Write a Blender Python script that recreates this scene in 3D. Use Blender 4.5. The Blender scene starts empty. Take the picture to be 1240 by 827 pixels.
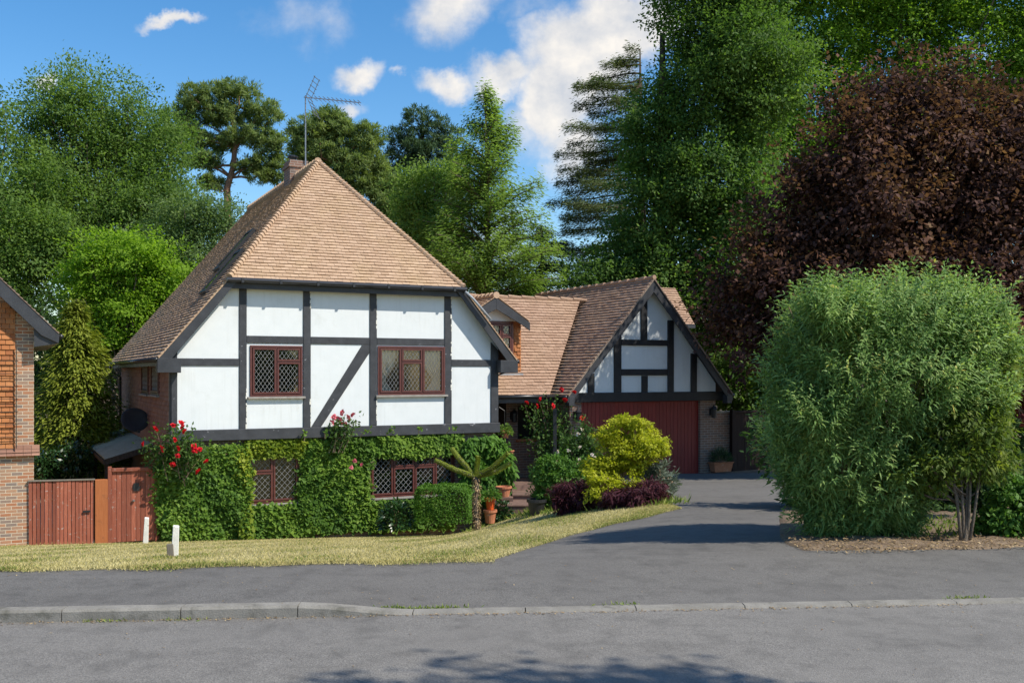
import bpy, math, random
import numpy as np
from mathutils import Vector, Matrix
from mathutils.geometry import tessellate_polygon

rng = np.random.default_rng(7)
random.seed(7)
SC = bpy.context.scene
COL = SC.collection
R = math.radians

# ------------------------------------------------------------------ camera, sky, sun, exposure
F = 1205.0          # focal length in photo pixels (photo 1240 wide)
CZ = 4.0            # camera height; z = 0 is the foot of the house front
cd = bpy.data.cameras.new("camera")
cd.sensor_fit = 'HORIZONTAL'; cd.sensor_width = 36.0; cd.lens = 36.0 * F / 1240.0
cd.shift_y = (452 - 413.5) / 1240.0
cd.clip_start = 0.1; cd.clip_end = 3000
cam = bpy.data.objects.new("camera", cd); COL.objects.link(cam)
cam.location = (0, 0, CZ); cam.rotation_euler = (R(90), 0, 0)
SC.camera = cam

SUN_EL, SUN_AZ = R(48), R(-24)     # azimuth measured from +X towards +Y
sdir = Vector((math.cos(SUN_EL) * math.cos(SUN_AZ), math.cos(SUN_EL) * math.sin(SUN_AZ), math.sin(SUN_EL)))
sl = bpy.data.lights.new("sun", 'SUN'); sl.energy = 4.4; sl.angle = R(0.5); sl.color = (1.0, 0.93, 0.82)
so = bpy.data.objects.new("sun", sl); COL.objects.link(so)
so.rotation_euler = sdir.to_track_quat('Z', 'Y').to_euler()

SC.view_settings.view_transform = 'Standard'
SC.view_settings.look = 'None'
SC.view_settings.exposure = 0.5
SC.view_settings.gamma = 1.0
SC.view_settings.use_curve_mapping = False

world = bpy.data.worlds.new("World"); SC.world = world; world.use_nodes = True
SKY_STRENGTH = 0.15

def build_sky():
    nt = world.node_tree; nt.nodes.clear()
    N = nt.nodes.new; L = nt.links.new
    out = N('ShaderNodeOutputWorld'); bg = N('ShaderNodeBackground'); bg.inputs['Strength'].default_value = SKY_STRENGTH
    sky = N('ShaderNodeTexSky'); sky.sky_type = 'NISHITA'; sky.sun_disc = False
    sky.sun_elevation = SUN_EL; sky.sun_rotation = R(90) - SUN_AZ
    sky.air_density = 1.0; sky.dust_density = 0.4; sky.ozone_density = 1.2
    tc = N('ShaderNodeTexCoord'); sep = N('ShaderNodeSeparateXYZ'); L(tc.outputs['Generated'], sep.inputs[0])
    def m(op, a, b=None, c=None, clamp=False):
        n = N('ShaderNodeMath'); n.operation = op; n.use_clamp = clamp
        for i, v in enumerate((a, b, c)):
            if v is None: continue
            if isinstance(v, (int, float)): n.inputs[i].default_value = v
            else: L(v, n.inputs[i])
        return n.outputs[0]
    yy = m('MAXIMUM', sep.outputs[1], 0.08)
    comb = N('ShaderNodeCombineXYZ'); L(m('DIVIDE', sep.outputs[0], yy), comb.inputs[0]); L(m('DIVIDE', sep.outputs[2], yy), comb.inputs[1])
    def noise(vec, scale, detail, rough=0.55):
        n = N('ShaderNodeTexNoise'); n.inputs['Scale'].default_value = scale; n.inputs['Detail'].default_value = detail
        n.inputs['Roughness'].default_value = rough; L(vec, n.inputs['Vector']); return n
    w1 = noise(comb.outputs[0], 11, 6, 0.6)
    def vm(op, a, b):
        n = N('ShaderNodeVectorMath'); n.operation = op
        for i, v in enumerate((a, b)):
            if isinstance(v, tuple): n.inputs[i].default_value = v
            elif isinstance(v, (int, float)): n.inputs['Scale'].default_value = v
            else: L(v, n.inputs[i])
        return n.outputs[0]
    off = vm('SCALE', vm('SUBTRACT', w1.outputs['Color'], (0.5, 0.5, 0.5)), 0.085)
    p = vm('ADD', comb.outputs[0], off)
    blobs = [  # direction (photo px), half sizes, weight
        (705, 70, 78, 62, 1.25), (765, 25, 80, 50, 1.2), (668, 120, 46, 62, 1.1), (690, 175, 50, 60, .8), (610, 90, 66, 26, .8), (540, 94, 40, 20, .75),
        (640, 150, 60, 60, .5), (545, 8, 62, 46, .75), (440, 84, 34, 18, .75), (422, 124, 26, 16, .6), (208, 17, 36, 11, .85),
        (50, 90, 24, 13, .85), (375, 20, 95, 50, .32), (640, 15, 60, 40, .32), (485, 86, 12, 10, .5), (600, 290, 70, 60, .45),
        (1200, 150, 160, 120, .5), (-300, 60, 200, 60, .9), (1700, 40, 300, 120, 1.0), (300, -500, 500, 160, .9), (1300, -700, 500, 200, .9)]
    dens = None
    for (px, py, rx, ry, w) in blobs:
        c = ((px - 620) / F, (452 - py) / F, 0)
        d = vm('MULTIPLY', vm('SUBTRACT', p, c), (F / rx, F / ry, 0))
        ln = N('ShaderNodeVectorMath'); ln.operation = 'LENGTH'; L(d, ln.inputs[0])
        v = m('MULTIPLY', m('SUBTRACT', 1.25, ln.outputs['Value'], clamp=True), w)
        dens = v if dens is None else m('MAXIMUM', dens, v)
    n2 = noise(comb.outputs[0], 30, 8, 0.6)
    d2 = m('ADD', dens, m('MULTIPLY', m('SUBTRACT', n2.outputs['Fac'], 0.5), 0.5))
    mr = N('ShaderNodeMapRange'); mr.interpolation_type = 'SMOOTHSTEP'
    L(d2, mr.inputs['Value']); mr.inputs['From Min'].default_value = 0.1; mr.inputs['From Max'].default_value = 0.8
    mask = m('MULTIPLY', mr.outputs['Result'], m('GREATER_THAN', sep.outputs[1], 0.05))
    # sunlit and shaded cloud faces painted in, from noise against a sunward-shifted copy
    n3 = noise(vm('ADD', comb.outputs[0], (0.013, 0.02, 0)), 14, 6, 0.6)
    n4 = noise(comb.outputs[0], 14, 6, 0.6)
    rel = m('MULTIPLY', m('SUBTRACT', n4.outputs['Fac'], n3.outputs['Fac']), 1.6)
    sh = m('ADD', 0.55, rel, clamp=True)
    cr = N('ShaderNodeMix'); cr.data_type = 'RGBA'; L(sh, cr.inputs[0])
    cr.inputs[6].default_value = (2.3, 2.6, 3.1, 1); cr.inputs[7].default_value = (5.6, 5.15, 4.5, 1)
    mx = N('ShaderNodeMix'); mx.data_type = 'RGBA'; L(m('MULTIPLY', mask, 0.93), mx.inputs[0])
    hsv = N('ShaderNodeHueSaturation'); hsv.inputs['Saturation'].default_value = 1.38; hsv.inputs['Value'].default_value = .84; L(sky.outputs[0], hsv.inputs['Color'])
    L(hsv.outputs[0], mx.inputs[6]); L(cr.outputs[2], mx.inputs[7])
    L(mx.outputs[2], bg.inputs['Color']); L(bg.outputs[0], out.inputs[0])
build_sky()

# ------------------------------------------------------------------ frames and pixel -> world helpers (design time)
TH = math.atan2(1205, 2380)
U = Vector((math.cos(TH), math.sin(TH), 0)); B = Vector((-math.sin(TH), math.cos(TH), 0))
P0 = Vector((-8.05, 23.5, 0))
def W(s, t, z): return P0 + U * s + B * t + Vector((0, 0, z))
def fs(px, py, t=0.0):
    """photo pixel -> (s, z) on the plane t = const of the house frame"""
    k = (px - 620) / F
    o = P0 + B * t
    s = (k * o.y - o.x) / (U.x - k * U.y)
    D = o.y + s * U.y
    return s, CZ - (py - 452) / F * D
def at(px, py, D): return Vector(((px - 620) / F * D, D, CZ - (py - 452) / F * D))
def sstep(x): x = np.clip(x, 0, 1); return x * x * (3 - 2 * x)
def Yk(X): return 8.12 + .08 * X
def Yp(X): return 10.05 + .12 * X
def kerbtop(X): return 2.135 - .075 * sstep((X + 1.75) / .95)
def g(X, Y):
    X = np.asarray(X, float); Y = np.asarray(Y, float)
    X, Y = np.broadcast_arrays(X, Y)
    road = 2.045 + 0.012 * np.clip(Yk(X) - Y, 0, 3)
    f = np.clip((Y - Yk(X) - .125) / (Yp(X) - Yk(X) - .125), 0, 1)
    pav = kerbtop(X) + (2.12 - kerbtop(X)) * f
    sl = .146 - .086 * sstep((X + 2) / 5.2)
    far = 2.12 - sl * (np.clip(Y, None, 30) - Yp(X))
    return np.where(Y < Yk(X) + .06, road, np.where(Y < Yp(X), pav, far))
def gz(X, Y): return float(g(X, Y))
def G(px, py, lo=9.0, hi=32.0):
    """first hit of a photo pixel with the ground"""
    D = np.linspace(lo, hi, 4000); X = (px - 620) / F * D; z = CZ - (py - 452) / F * D
    below = z <= g(X, D)
    i = int(np.argmax(below)) if below.any() else int(np.argmin(np.abs(z - g(X, D))))
    return Vector((X[i], D[i], gz(X[i], D[i])))

# ------------------------------------------------------------------ mesh builder
class MB:
    def __init__(self): self.v = []; self.f = []; self.mi = []; self.cur = 0
    def add(self, vs, fs_):
        o = len(self.v); self.v += [tuple(p) for p in vs]
        for f in fs_: self.f.append([o + i for i in f]); self.mi.append(self.cur)
        return self
    def box(self, x0, x1, y0, y1, z0, z1):
        return self.add([(x0,y0,z0),(x1,y0,z0),(x1,y1,z0),(x0,y1,z0),(x0,y0,z1),(x1,y0,z1),(x1,y1,z1),(x0,y1,z1)],
                        [(3,2,1,0),(4,5,6,7),(0,1,5,4),(1,2,6,5),(2,3,7,6),(3,0,4,7)])
    def bar(self, a, b, w, d, up=(0,0,1)):
        a = Vector(a); b = Vector(b); x = (b - a).normalized(); up = Vector(up)
        y = up.cross(x)
        if y.length < 1e-4: y = Vector((0,1,0)).cross(x)
        y.normalize(); z = x.cross(y)
        vs = [p + y * (sy * w / 2) + z * (sz * d / 2) for p in (a, b) for sy, sz in ((-1,-1),(1,-1),(1,1),(-1,1))]
        return self.add(vs, [(3,2,1,0),(4,5,6,7),(0,1,5,4),(1,2,6,5),(2,3,7,6),(3,0,4,7)])
    def prism(self, poly, e):
        """planar polygon (list of 3D) extruded by vector e"""
        n = len(poly); e = Vector(e); p = [Vector(q) for q in poly]
        vs = p + [q + e for q in p]
        return self.add(vs, [tuple(range(n - 1, -1, -1)), tuple(range(n, 2 * n))] + [(i, (i + 1) % n, n + (i + 1) % n, n + i) for i in range(n)])
    def tube(self, pts, rad, n=6, cap=True):
        pts = [Vector(p) for p in pts]
        if not hasattr(rad, '__len__'): rad = [rad] * len(pts)
        rings = []; prev = None
        for i, p in enumerate(pts):
            d = (pts[min(i + 1, len(pts) - 1)] - pts[max(i - 1, 0)])
            d = d.normalized() if d.length > 1e-9 else Vector((0,0,1))
            if prev is None: a = d.orthogonal().normalized()
            else:
                a = prev - d * prev.dot(d); a = a.normalized() if a.length > 1e-6 else d.orthogonal().normalized()
            prev = a; b = d.cross(a)
            rings.append([p + (a * math.cos(2*math.pi*k/n) + b * math.sin(2*math.pi*k/n)) * rad[i] for k in range(n)])
        vs = [q for r in rings for q in r]; f = []
        for i in range(len(pts) - 1):
            for k in range(n): f.append((i*n+k, i*n+(k+1)%n, (i+1)*n+(k+1)%n, (i+1)*n+k))
        if cap: f += [tuple(range(n-1,-1,-1)), tuple(range((len(pts)-1)*n, len(pts)*n))]
        return self.add(vs, f)
    def lathe(self, prof, n=16, c=(0,0,0)):
        vs = []; f = []
        for r, z in prof:
            for k in range(n): vs.append((c[0]+r*math.cos(2*math.pi*k/n), c[1]+r*math.sin(2*math.pi*k/n), c[2]+z))
        for i in range(len(prof)-1):
            for k in range(n): f.append((i*n+k, i*n+(k+1)%n, (i+1)*n+(k+1)%n, (i+1)*n+k))
        f += [tuple(range(n-1,-1,-1)), tuple(range((len(prof)-1)*n, len(prof)*n))]
        return self.add(vs, f)
    def sheet(self, outer, holes=(), fn=None):
        """flat polygon with holes: 2D loops mapped by fn to 3D"""
        loops = [[Vector((x, y, 0)) for x, y in outer]] + [[Vector((x, y, 0)) for x, y in h] for h in holes]
        flat = [v for l in loops for v in l]
        tris = tessellate_polygon(loops)
        vs = [fn(v.x, v.y) for v in flat]
        fs_ = []
        for t in tris:
            a, b, c = (Vector(vs[i]) for i in t)
            if (b - a).cross(c - a).length > 1e-9: fs_.append(tuple(t))
        return self.add(vs, fs_)
    def build(self, name, mats, parent=None, M=None, smooth=False, bevel=0.0):
        me = bpy.data.meshes.new(name)
        vs = self.v if M is None else [tuple(M @ Vector(p)) for p in self.v]
        me.from_pydata(vs, [], self.f); 
        for m_ in (mats if isinstance(mats, (list, tuple)) else [mats]): me.materials.append(m_)
        me.polygons.foreach_set('material_index', self.mi)
        if smooth: me.polygons.foreach_set('use_smooth', [True] * len(self.f))
        # planar UV in metres
        uv = me.uv_layers.new(name='UVMap')
        nl = len(me.loops); co = np.empty(len(me.vertices) * 3); me.vertices.foreach_get('co', co); co = co.reshape(-1, 3)
        li = np.empty(nl, int); me.loops.foreach_get('vertex_index', li)
        me.update()
        npoly = len(me.polygons); nor = np.empty(npoly * 3); me.polygons.foreach_get('normal', nor); nor = nor.reshape(-1, 3)
        lt = np.empty(npoly, int); me.polygons.foreach_get('loop_total', lt)
        n = np.repeat(nor, lt, axis=0)
        hz = np.stack([-n[:,1], n[:,0], np.zeros(len(n))], 1); hl = np.linalg.norm(hz, axis=1)
        flat = hl < .05; hz[flat] = (1,0,0); hl[flat] = 1; hz /= hl[:,None]
        bt = np.cross(n, hz); c = co[li]
        uvs = np.stack([(c * hz).sum(1), (c * bt).sum(1)], 1)
        uv.data.foreach_set('uv', uvs.ravel())
        o = bpy.data.objects.new(name, me); COL.objects.link(o)
        if parent is not None: o.parent = parent
        if bevel:
            b = o.modifiers.new('bevel', 'BEVEL'); b.width = bevel; b.segments = 1; b.limit_method = 'ANGLE'
        return o

def tag(o, label=None, cat=None, group=None, kind=None):
    if label: o['label'] = label
    if cat: o['category'] = cat
    if group: o['group'] = group
    if kind: o['kind'] = kind
    return o
def empty(name, loc, label, cat, rz=0.0, group=None):
    o = bpy.data.objects.new(name, None); COL.objects.link(o); o.location = loc; o.rotation_euler = (0, 0, rz)
    o.empty_display_size = .2
    return tag(o, label, cat, group)
def copy_tree(o, parent=None):
    c = o.copy(); COL.objects.link(c)
    if parent is not None: c.parent = parent
    for ch in list(o.children): copy_tree(ch, c)
    return c

# ------------------------------------------------------------------ materials
def newmat(name):
    m = bpy.data.materials.new(name); m.use_nodes = True; nt = m.node_tree
    b = nt.nodes['Principled BSDF']; return m, nt, b
def ramp(nt, fac, stops):
    r = nt.nodes.new('ShaderNodeValToRGB'); e = r.color_ramp.elements
    while len(e) < len(stops): e.new(0.5)
    for el, (p, c) in zip(e, stops): el.position = p; el.color = (*c, 1)
    nt.links.new(fac, r.inputs[0]); return r.outputs[0]
def nz(nt, vec, scale, detail=4, rough=.55):
    n = nt.nodes.new('ShaderNodeTexNoise'); n.inputs['Scale'].default_value = scale; n.inputs['Detail'].default_value = detail
    n.inputs['Roughness'].default_value = rough
    if vec is not None: nt.links.new(vec, n.inputs['Vector'])
    return n.outputs['Fac']
def mixc(nt, fac, a, b, mode='MIX'):
    n = nt.nodes.new('ShaderNodeMix'); n.data_type = 'RGBA'; n.blend_type = mode
    for s, v in ((0, fac), (6, a), (7, b)):
        if isinstance(v, (int, float)): n.inputs[s].default_value = v
        elif isinstance(v, tuple): n.inputs[s].default_value = (*v, 1)
        else: nt.links.new(v, n.inputs[s])
    return n.outputs[2]
def mth(nt, op, a, b, clamp=False):
    n = nt.nodes.new('ShaderNodeMath'); n.operation = op; n.use_clamp = clamp
    for i, v in enumerate((a, b)):
        if isinstance(v, (int, float)): n.inputs[i].default_value = v
        else: nt.links.new(v, n.inputs[i])
    return n.outputs[0]
def bump(nt, b, h, strength=.3, dist=.01):
    n = nt.nodes.new('ShaderNodeBump'); n.inputs['Strength'].default_value = strength; n.inputs['Distance'].default_value = dist
    nt.links.new(h, n.inputs['Height']); nt.links.new(n.outputs[0], b.inputs['Normal'])
def coord(nt, kind='Object'):
    return nt.nodes.new('ShaderNodeTexCoord').outputs[kind]
def scaled(nt, vec, s):
    n = nt.nodes.new('ShaderNodeMapping'); n.inputs['Scale'].default_value = s; nt.links.new(vec, n.inputs[0]); return n.outputs[0]

def mottled(name, c1, c2, scale=6, rough=.8, bs=.2, spec=.3, fine=60, stretch=None, spots=None, metal=0.0, bd=.01, island=0.0):
    m, nt, b = newmat(name); v = coord(nt)
    if stretch: v = scaled(nt, v, stretch)
    n1 = nz(nt, v, scale, 6); n2 = nz(nt, v, fine, 4)
    col = ramp(nt, mth(nt, 'ADD', mth(nt, 'MULTIPLY', n1, .65), mth(nt, 'MULTIPLY', n2, .35)), [(.32, c1), (.68, c2)])
    if spots:
        sc, th, w, c3 = spots
        s = nz(nt, coord(nt), sc, 6, .65)
        col = mixc(nt, ramp(nt, s, [(th, (0,0,0)), (th + w, (1,1,1))]), col, c3)
    if island:
        gi_ = nt.nodes.new('ShaderNodeNewGeometry'); col = mixc(nt, mth(nt, 'MULTIPLY', gi_.outputs['Random Per Island'], island), col, tuple(c * .35 for c in c1))
    nt.links.new(col, b.inputs['Base Color']); b.inputs['Roughness'].default_value = rough
    b.inputs['Specular IOR Level'].default_value = spec; b.inputs['Metallic'].default_value = metal
    bump(nt, b, n2, bs, bd); return m
def brickmat(name, c1, c2, c3, mortar, dirt=.35, w=.225, h=.075):
    m, nt, b = newmat(name); uv = coord(nt, 'UV')
    br = nt.nodes.new('ShaderNodeTexBrick'); nt.links.new(uv, br.inputs['Vector'])
    for k, val in (('Scale', 1), ('Mortar Size', .007), ('Mortar Smooth', .15), ('Bias', 0), ('Brick Width', w), ('Row Height', h)): br.inputs[k].default_value = val
    br.inputs['Color1'].default_value = (0, 0, 0, 1); br.inputs['Color2'].default_value = (1, 1, 1, 1); br.inputs['Mortar'].default_value = (.5, .5, .5, 1)
    base = ramp(nt, br.outputs['Color'], [(0.05, c1), (.45, c2), (.95, c3)])
    o = coord(nt); n1 = nz(nt, o, 2.2, 6); n2 = nz(nt, o, 45, 5)
    base = mixc(nt, mth(nt, 'MULTIPLY', n2, .5), base, (.12, .09, .08))
    col = mixc(nt, br.outputs['Fac'], base, mortar)
    col = mixc(nt, mth(nt, 'MULTIPLY', ramp(nt, n1, [(.4, (0,0,0)), (.75, (1,1,1))]), dirt), col, (.1, .085, .07))
    nt.links.new(col, b.inputs['Base Color']); b.inputs['Roughness'].default_value = .9; b.inputs['Specular IOR Level'].default_value = .2
    bump(nt, b, mth(nt, 'ADD', mth(nt, 'MULTIPLY', br.outputs['Fac'], -1.0), mth(nt, 'MULTIPLY', n2, .5)), .6, .008)
    return m
def tilemat(name, stops, lichen):
    m, nt, b = newmat(name)
    geo = nt.nodes.new('ShaderNodeNewGeometry'); o = coord(nt)
    col = ramp(nt, geo.outputs['Random Per Island'], stops)
    n1 = nz(nt, o, .9, 6, .6); n2 = nz(nt, o, 30, 5)
    col = mixc(nt, mth(nt, 'MULTIPLY', ramp(nt, n1, [(.45, (0,0,0)), (.7, (1,1,1))]), .45), col, lichen)
    n3 = nz(nt, o, 9, 8, .7)
    col = mixc(nt, mth(nt, 'MULTIPLY', ramp(nt, n3, [(.55, (0,0,0)), (.66, (1,1,1))]), .35), col, (.12, .09, .07))
    col = mixc(nt, mth(nt, 'MULTIPLY', n2, .25), col, (.1, .07, .05))
    nt.links.new(col, b.inputs['Base Color']); b.inputs['Roughness'].default_value = .85; b.inputs['Specular IOR Level'].default_value = .25
    bump(nt, b, n2, .25, .006); return m
def leafmat(name, stops, trans=.35, tcol=1.6, rough=.6, spec=.2):
    m, nt, b = newmat(name)
    geo = nt.nodes.new('ShaderNodeNewGeometry')
    at_ = nt.nodes.new('ShaderNodeAttribute'); at_.attribute_name = 'tint'
    f = mth(nt, 'ADD', mth(nt, 'MULTIPLY', geo.outputs['Random Per Island'], .3), mth(nt, 'MULTIPLY', at_.outputs['Fac'], .7))
    col = ramp(nt, f, stops)
    nt.links.new(col, b.inputs['Base Color']); b.inputs['Roughness'].default_value = rough; b.inputs['Specular IOR Level'].default_value = spec
    tr = nt.nodes.new('ShaderNodeBsdfTranslucent')
    nt.links.new(mixc(nt, 1.0, col, (tcol, tcol * 1.05, tcol * .55), 'MULTIPLY'), tr.inputs[0])
    mx = nt.nodes.new('ShaderNodeMixShader'); mx.inputs[0].default_value = trans
    nt.links.new(b.outputs[0], mx.inputs[1]); nt.links.new(tr.outputs[0], mx.inputs[2])
    nt.links.new(mx.outputs[0], nt.nodes['Material Output'].inputs[0]); return m
def glassmat():
    m, nt, b = newmat('window_glass'); nt.nodes.remove(b)
    gl = nt.nodes.new('ShaderNodeBsdfGlossy'); gl.inputs['Roughness'].default_value = .03
    n = nz(nt, coord(nt), 2.5, 2); bp = nt.nodes.new('ShaderNodeBump'); bp.inputs['Strength'].default_value = .12; bp.inputs['Distance'].default_value = .02
    nt.links.new(n, bp.inputs['Height']); nt.links.new(bp.outputs[0], gl.inputs['Normal'])
    tr = nt.nodes.new('ShaderNodeBsdfTransparent'); tr.inputs[0].default_value = (.8, .83, .82, 1)
    fr = nt.nodes.new('ShaderNodeFresnel'); fr.inputs['IOR'].default_value = 1.6
    mx = nt.nodes.new('ShaderNodeMixShader'); nt.links.new(mth(nt, 'ADD', fr.outputs[0], .05), mx.inputs[0])
    nt.links.new(tr.outputs[0], mx.inputs[1]); nt.links.new(gl.outputs[0], mx.inputs[2])
    nt.links.new(mx.outputs[0], nt.nodes['Material Output'].inputs[0]); return m
def asphalt(name, lo, hi, patch):
    m, nt, b = newmat(name); o = coord(nt)
    n1 = nz(nt, o, .5, 5, .6); n2 = nz(nt, o, 4, 6, .6)
    vo = nt.nodes.new('ShaderNodeTexVoronoi'); vo.inputs['Scale'].default_value = 110; nt.links.new(o, vo.inputs['Vector'])
    grit = ramp(nt, vo.outputs['Color'], [(.1, lo), (.9, hi)])
    col = mixc(nt, mth(nt, 'MULTIPLY', ramp(nt, n1, [(.4, (0,0,0)), (.62, (1,1,1))]), .55), grit, patch)
    col = mixc(nt, mth(nt, 'MULTIPLY', ramp(nt, n2, [(.48, (0,0,0)), (.72, (1,1,1))]), .45), col, tuple(c * .55 for c in lo))
    sp = ramp(nt, nz(nt, o, 160, 2), [(.68, (0,0,0)), (.74, (1,1,1))])
    col = mixc(nt, mth(nt, 'MULTIPLY', sp, .5), col, (.32, .31, .29))
    n5 = nz(nt, scaled(nt, o, (.12, 1.5, 1)), 1.0, 3)
    col = mixc(nt, mth(nt, 'MULTIPLY', ramp(nt, n5, [(.4, (0,0,0)), (.75, (1,1,1))]), .22), col, tuple(c * 1.2 for c in hi))
    # fine cracks
    v2 = nt.nodes.new('ShaderNodeTexVoronoi'); v2.feature = 'DISTANCE_TO_EDGE'; v2.inputs['Scale'].default_value = .55
    wv = nt.nodes.new('ShaderNodeVectorMath'); wv.operation = 'ADD'
    nn = nt.nodes.new('ShaderNodeTexNoise'); nn.inputs['Scale'].default_value = 3; nt.links.new(o, nn.inputs['Vector'])
    nt.links.new(o, wv.inputs[0]); nt.links.new(nn.outputs['Color'], wv.inputs[1]); nt.links.new(wv.outputs[0], v2.inputs['Vector'])
    ck = ramp(nt, v2.outputs['Distance'], [(.0, (1,1,1)), (.007, (0,0,0))])
    col = mixc(nt, mth(nt, 'MULTIPLY', ck, .16), col, (.02, .02, .02))
    nt.links.new(col, b.inputs['Base Color']); b.inputs['Roughness'].default_value = .85; b.inputs['Specular IOR Level'].default_value = .25
    bump(nt, b, vo.outputs['Distance'], .35, .008); return m

MAT = {}
MAT['render'] = mottled('white_render', (.6,.635,.64), (.66,.69,.695), 3, .75, .08, .25, 40, spots=(1.6, .58, .25, (.52,.54,.52)))
def add_streaks(m, amt, colr):
    nt = m.node_tree; b = nt.nodes['Principled BSDF']; src = b.inputs['Base Color'].links[0].from_socket
    n = nz(nt, scaled(nt, coord(nt), (9, 9, .7)), 1.0, 6, .7); n2 = nz(nt, coord(nt), .9, 3)
    f = mth(nt, 'MULTIPLY', ramp(nt, n, [(.5, (0,0,0)), (.72, (1,1,1))]), ramp(nt, n2, [(.4, (0,0,0)), (.65, (1,1,1))]))
    nt.links.new(mixc(nt, mth(nt, 'MULTIPLY', f, amt), src, colr), b.inputs['Base Color'])
add_streaks(MAT['render'], .4, (.42,.43,.4))
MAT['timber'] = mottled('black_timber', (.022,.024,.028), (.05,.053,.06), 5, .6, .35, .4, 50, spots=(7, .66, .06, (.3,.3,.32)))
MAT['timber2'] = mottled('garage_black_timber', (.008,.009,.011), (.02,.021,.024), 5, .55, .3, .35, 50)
MAT['barge'] = mottled('bargeboard_paint', (.02,.022,.026), (.045,.048,.055), 3, .5, .2, .4, 40)
MAT['brick'] = brickmat('house_brick', (.22,.12,.085), (.3,.16,.105), (.16,.12,.105), (.34,.3,.26))
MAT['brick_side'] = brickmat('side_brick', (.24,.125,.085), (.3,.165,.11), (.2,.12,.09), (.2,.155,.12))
MAT['brick_n'] = brickmat('neighbour_brick', (.42,.16,.07), (.46,.26,.15), (.24,.19,.16), (.56,.48,.36), .15)
MAT['tiles'] = tilemat('roof_tiles', [(0,(.4,.27,.175)), (.5,(.45,.31,.205)), (1,(.49,.345,.235))], (.47,.34,.19))
MAT['tiles_g'] = tilemat('garage_tiles', [(0,(.32,.205,.14)), (.5,(.37,.24,.165)), (1,(.41,.275,.195))], (.4,.28,.18))
MAT['tiles_n'] = tilemat('neighbour_tiles', [(0,(.2,.14,.11)), (1,(.3,.22,.17))], (.2,.2,.15))
MAT['tile_hung'] = tilemat('hung_tiles', [(0,(.3,.1,.035)), (.5,(.4,.15,.05)), (1,(.48,.2,.075))], (.42,.2,.08))
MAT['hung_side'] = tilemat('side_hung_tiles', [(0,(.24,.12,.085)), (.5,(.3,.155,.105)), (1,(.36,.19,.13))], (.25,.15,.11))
MAT['frame'] = mottled('window_frame', (.075,.022,.018), (.115,.035,.027), 8, .4, .1, .5)
MAT['lead'] = mottled('lead_came', (.22,.225,.23), (.36,.36,.35), 8, .5, .1, .5)
MAT['sill'] = mottled('timber_sill', (.2,.18,.16), (.34,.32,.29), 8, .7, .2, .3)
MAT['glass'] = glassmat()
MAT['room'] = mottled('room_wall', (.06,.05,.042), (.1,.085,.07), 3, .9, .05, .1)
MAT['curtain'] = mottled('curtain_cloth', (.6,.6,.56), (.74,.74,.7), 6, .9, .1, .1)
MAT['gutter'] = mottled('gutter_plastic', (.015,.015,.017), (.03,.03,.033), 6, .35, .05, .5)
MAT['leadsheet'] = mottled('lead_sheet', (.22,.24,.26), (.34,.36,.38), 6, .55, .15, .4)
MAT['reddoor'] = mottled('red_painted_boards', (.17,.009,.009), (.235,.015,.013), 3, .5, .12, .4, 40, (6,6,.6), island=.25)
MAT['redfence'] = mottled('red_stained_fence', (.27,.075,.045), (.44,.15,.085), 5, .75, .35, .25, 45, (7,7,.7), spots=(14, .6, .05, (.46,.33,.28)), island=.6)
MAT['redpost'] = mottled('orange_stained_post', (.3,.095,.03), (.4,.14,.05), 5, .75, .3, .25, 45, (6,6,.6), spots=(5, .56, .14, (.17,.065,.03)))
MAT['brownfence'] = mottled('brown_fence', (.016,.007,.006), (.028,.012,.01), 5, .6, .3, .2, 45, (7,7,.6), island=.4)
MAT['greywood'] = mottled('weathered_wood', (.16,.14,.115), (.28,.25,.2), 5, .9, .35, .2, 45, (7,7,.7), island=.4)
MAT['moss'] = mottled('mossy_roof_sheet', (.29,.3,.22), (.42,.43,.33), 4, .9, .3, .2, 40, spots=(9, .62, .04, (.03,.03,.018)))
MAT['whitepost'] = mottled('white_painted_post', (.55,.54,.48), (.72,.71,.65), 6, .8, .3, .25, 50, spots=(14, .62, .05, (.22,.2,.16)))
MAT['metal'] = mottled('grey_metal', (.2,.21,.22), (.32,.33,.34), 6, .4, .05, .5, metal=.7)
MAT['dish'] = mottled('dark_dish', (.03,.032,.036), (.05,.052,.058), 6, .5, .05, .4)
MAT['black'] = mottled('black_metal', (.01,.01,.011), (.02,.02,.022), 6, .45, .1, .5)
MAT['terracotta'] = mottled('terracotta', (.36,.13,.065), (.46,.19,.1), 8, .85, .15, .2, 50, spots=(9, .6, .1, (.5,.34,.24)))
MAT['orangepot'] = mottled('orange_plastic', (.6,.085,.015), (.68,.11,.02), 4, .4, .03, .5)
MAT['yellowpot'] = mottled('yellow_plastic', (.66,.5,.02), (.74,.58,.04), 4, .4, .03, .5)
MAT['step'] = mottled('paving_step', (.12,.075,.06), (.2,.13,.1), 7, .9, .3, .2, 50)
MAT['kerb'] = mottled('kerb_concrete', (.16,.15,.13), (.27,.255,.225), 7, .9, .4, .2, 90, spots=(4, .55, .12, (.12,.115,.095)))
MAT['road'] = asphalt('road_asphalt', (.11,.104,.095), (.23,.217,.196), (.145,.137,.125))
MAT['pave'] = asphalt('pavement_asphalt', (.09,.085,.078), (.17,.161,.147), (.105,.099,.091))
MAT['soil'] = mottled('bare_soil', (.1,.072,.05), (.26,.195,.135), 5, .95, .6, .1, 60, bd=.03)
MAT['lawn'] = mottled('dry_lawn', (.24,.21,.09), (.4,.35,.18), 1.2, .95, .5, .1, 40, spots=(.9, .56, .2, (.2,.22,.06)), bd=.03)
MAT['bark'] = mottled('bark', (.1,.08,.06), (.2,.165,.13), 6, .95, .8, .1, 30, (3,3,.8), bd=.03)
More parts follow.
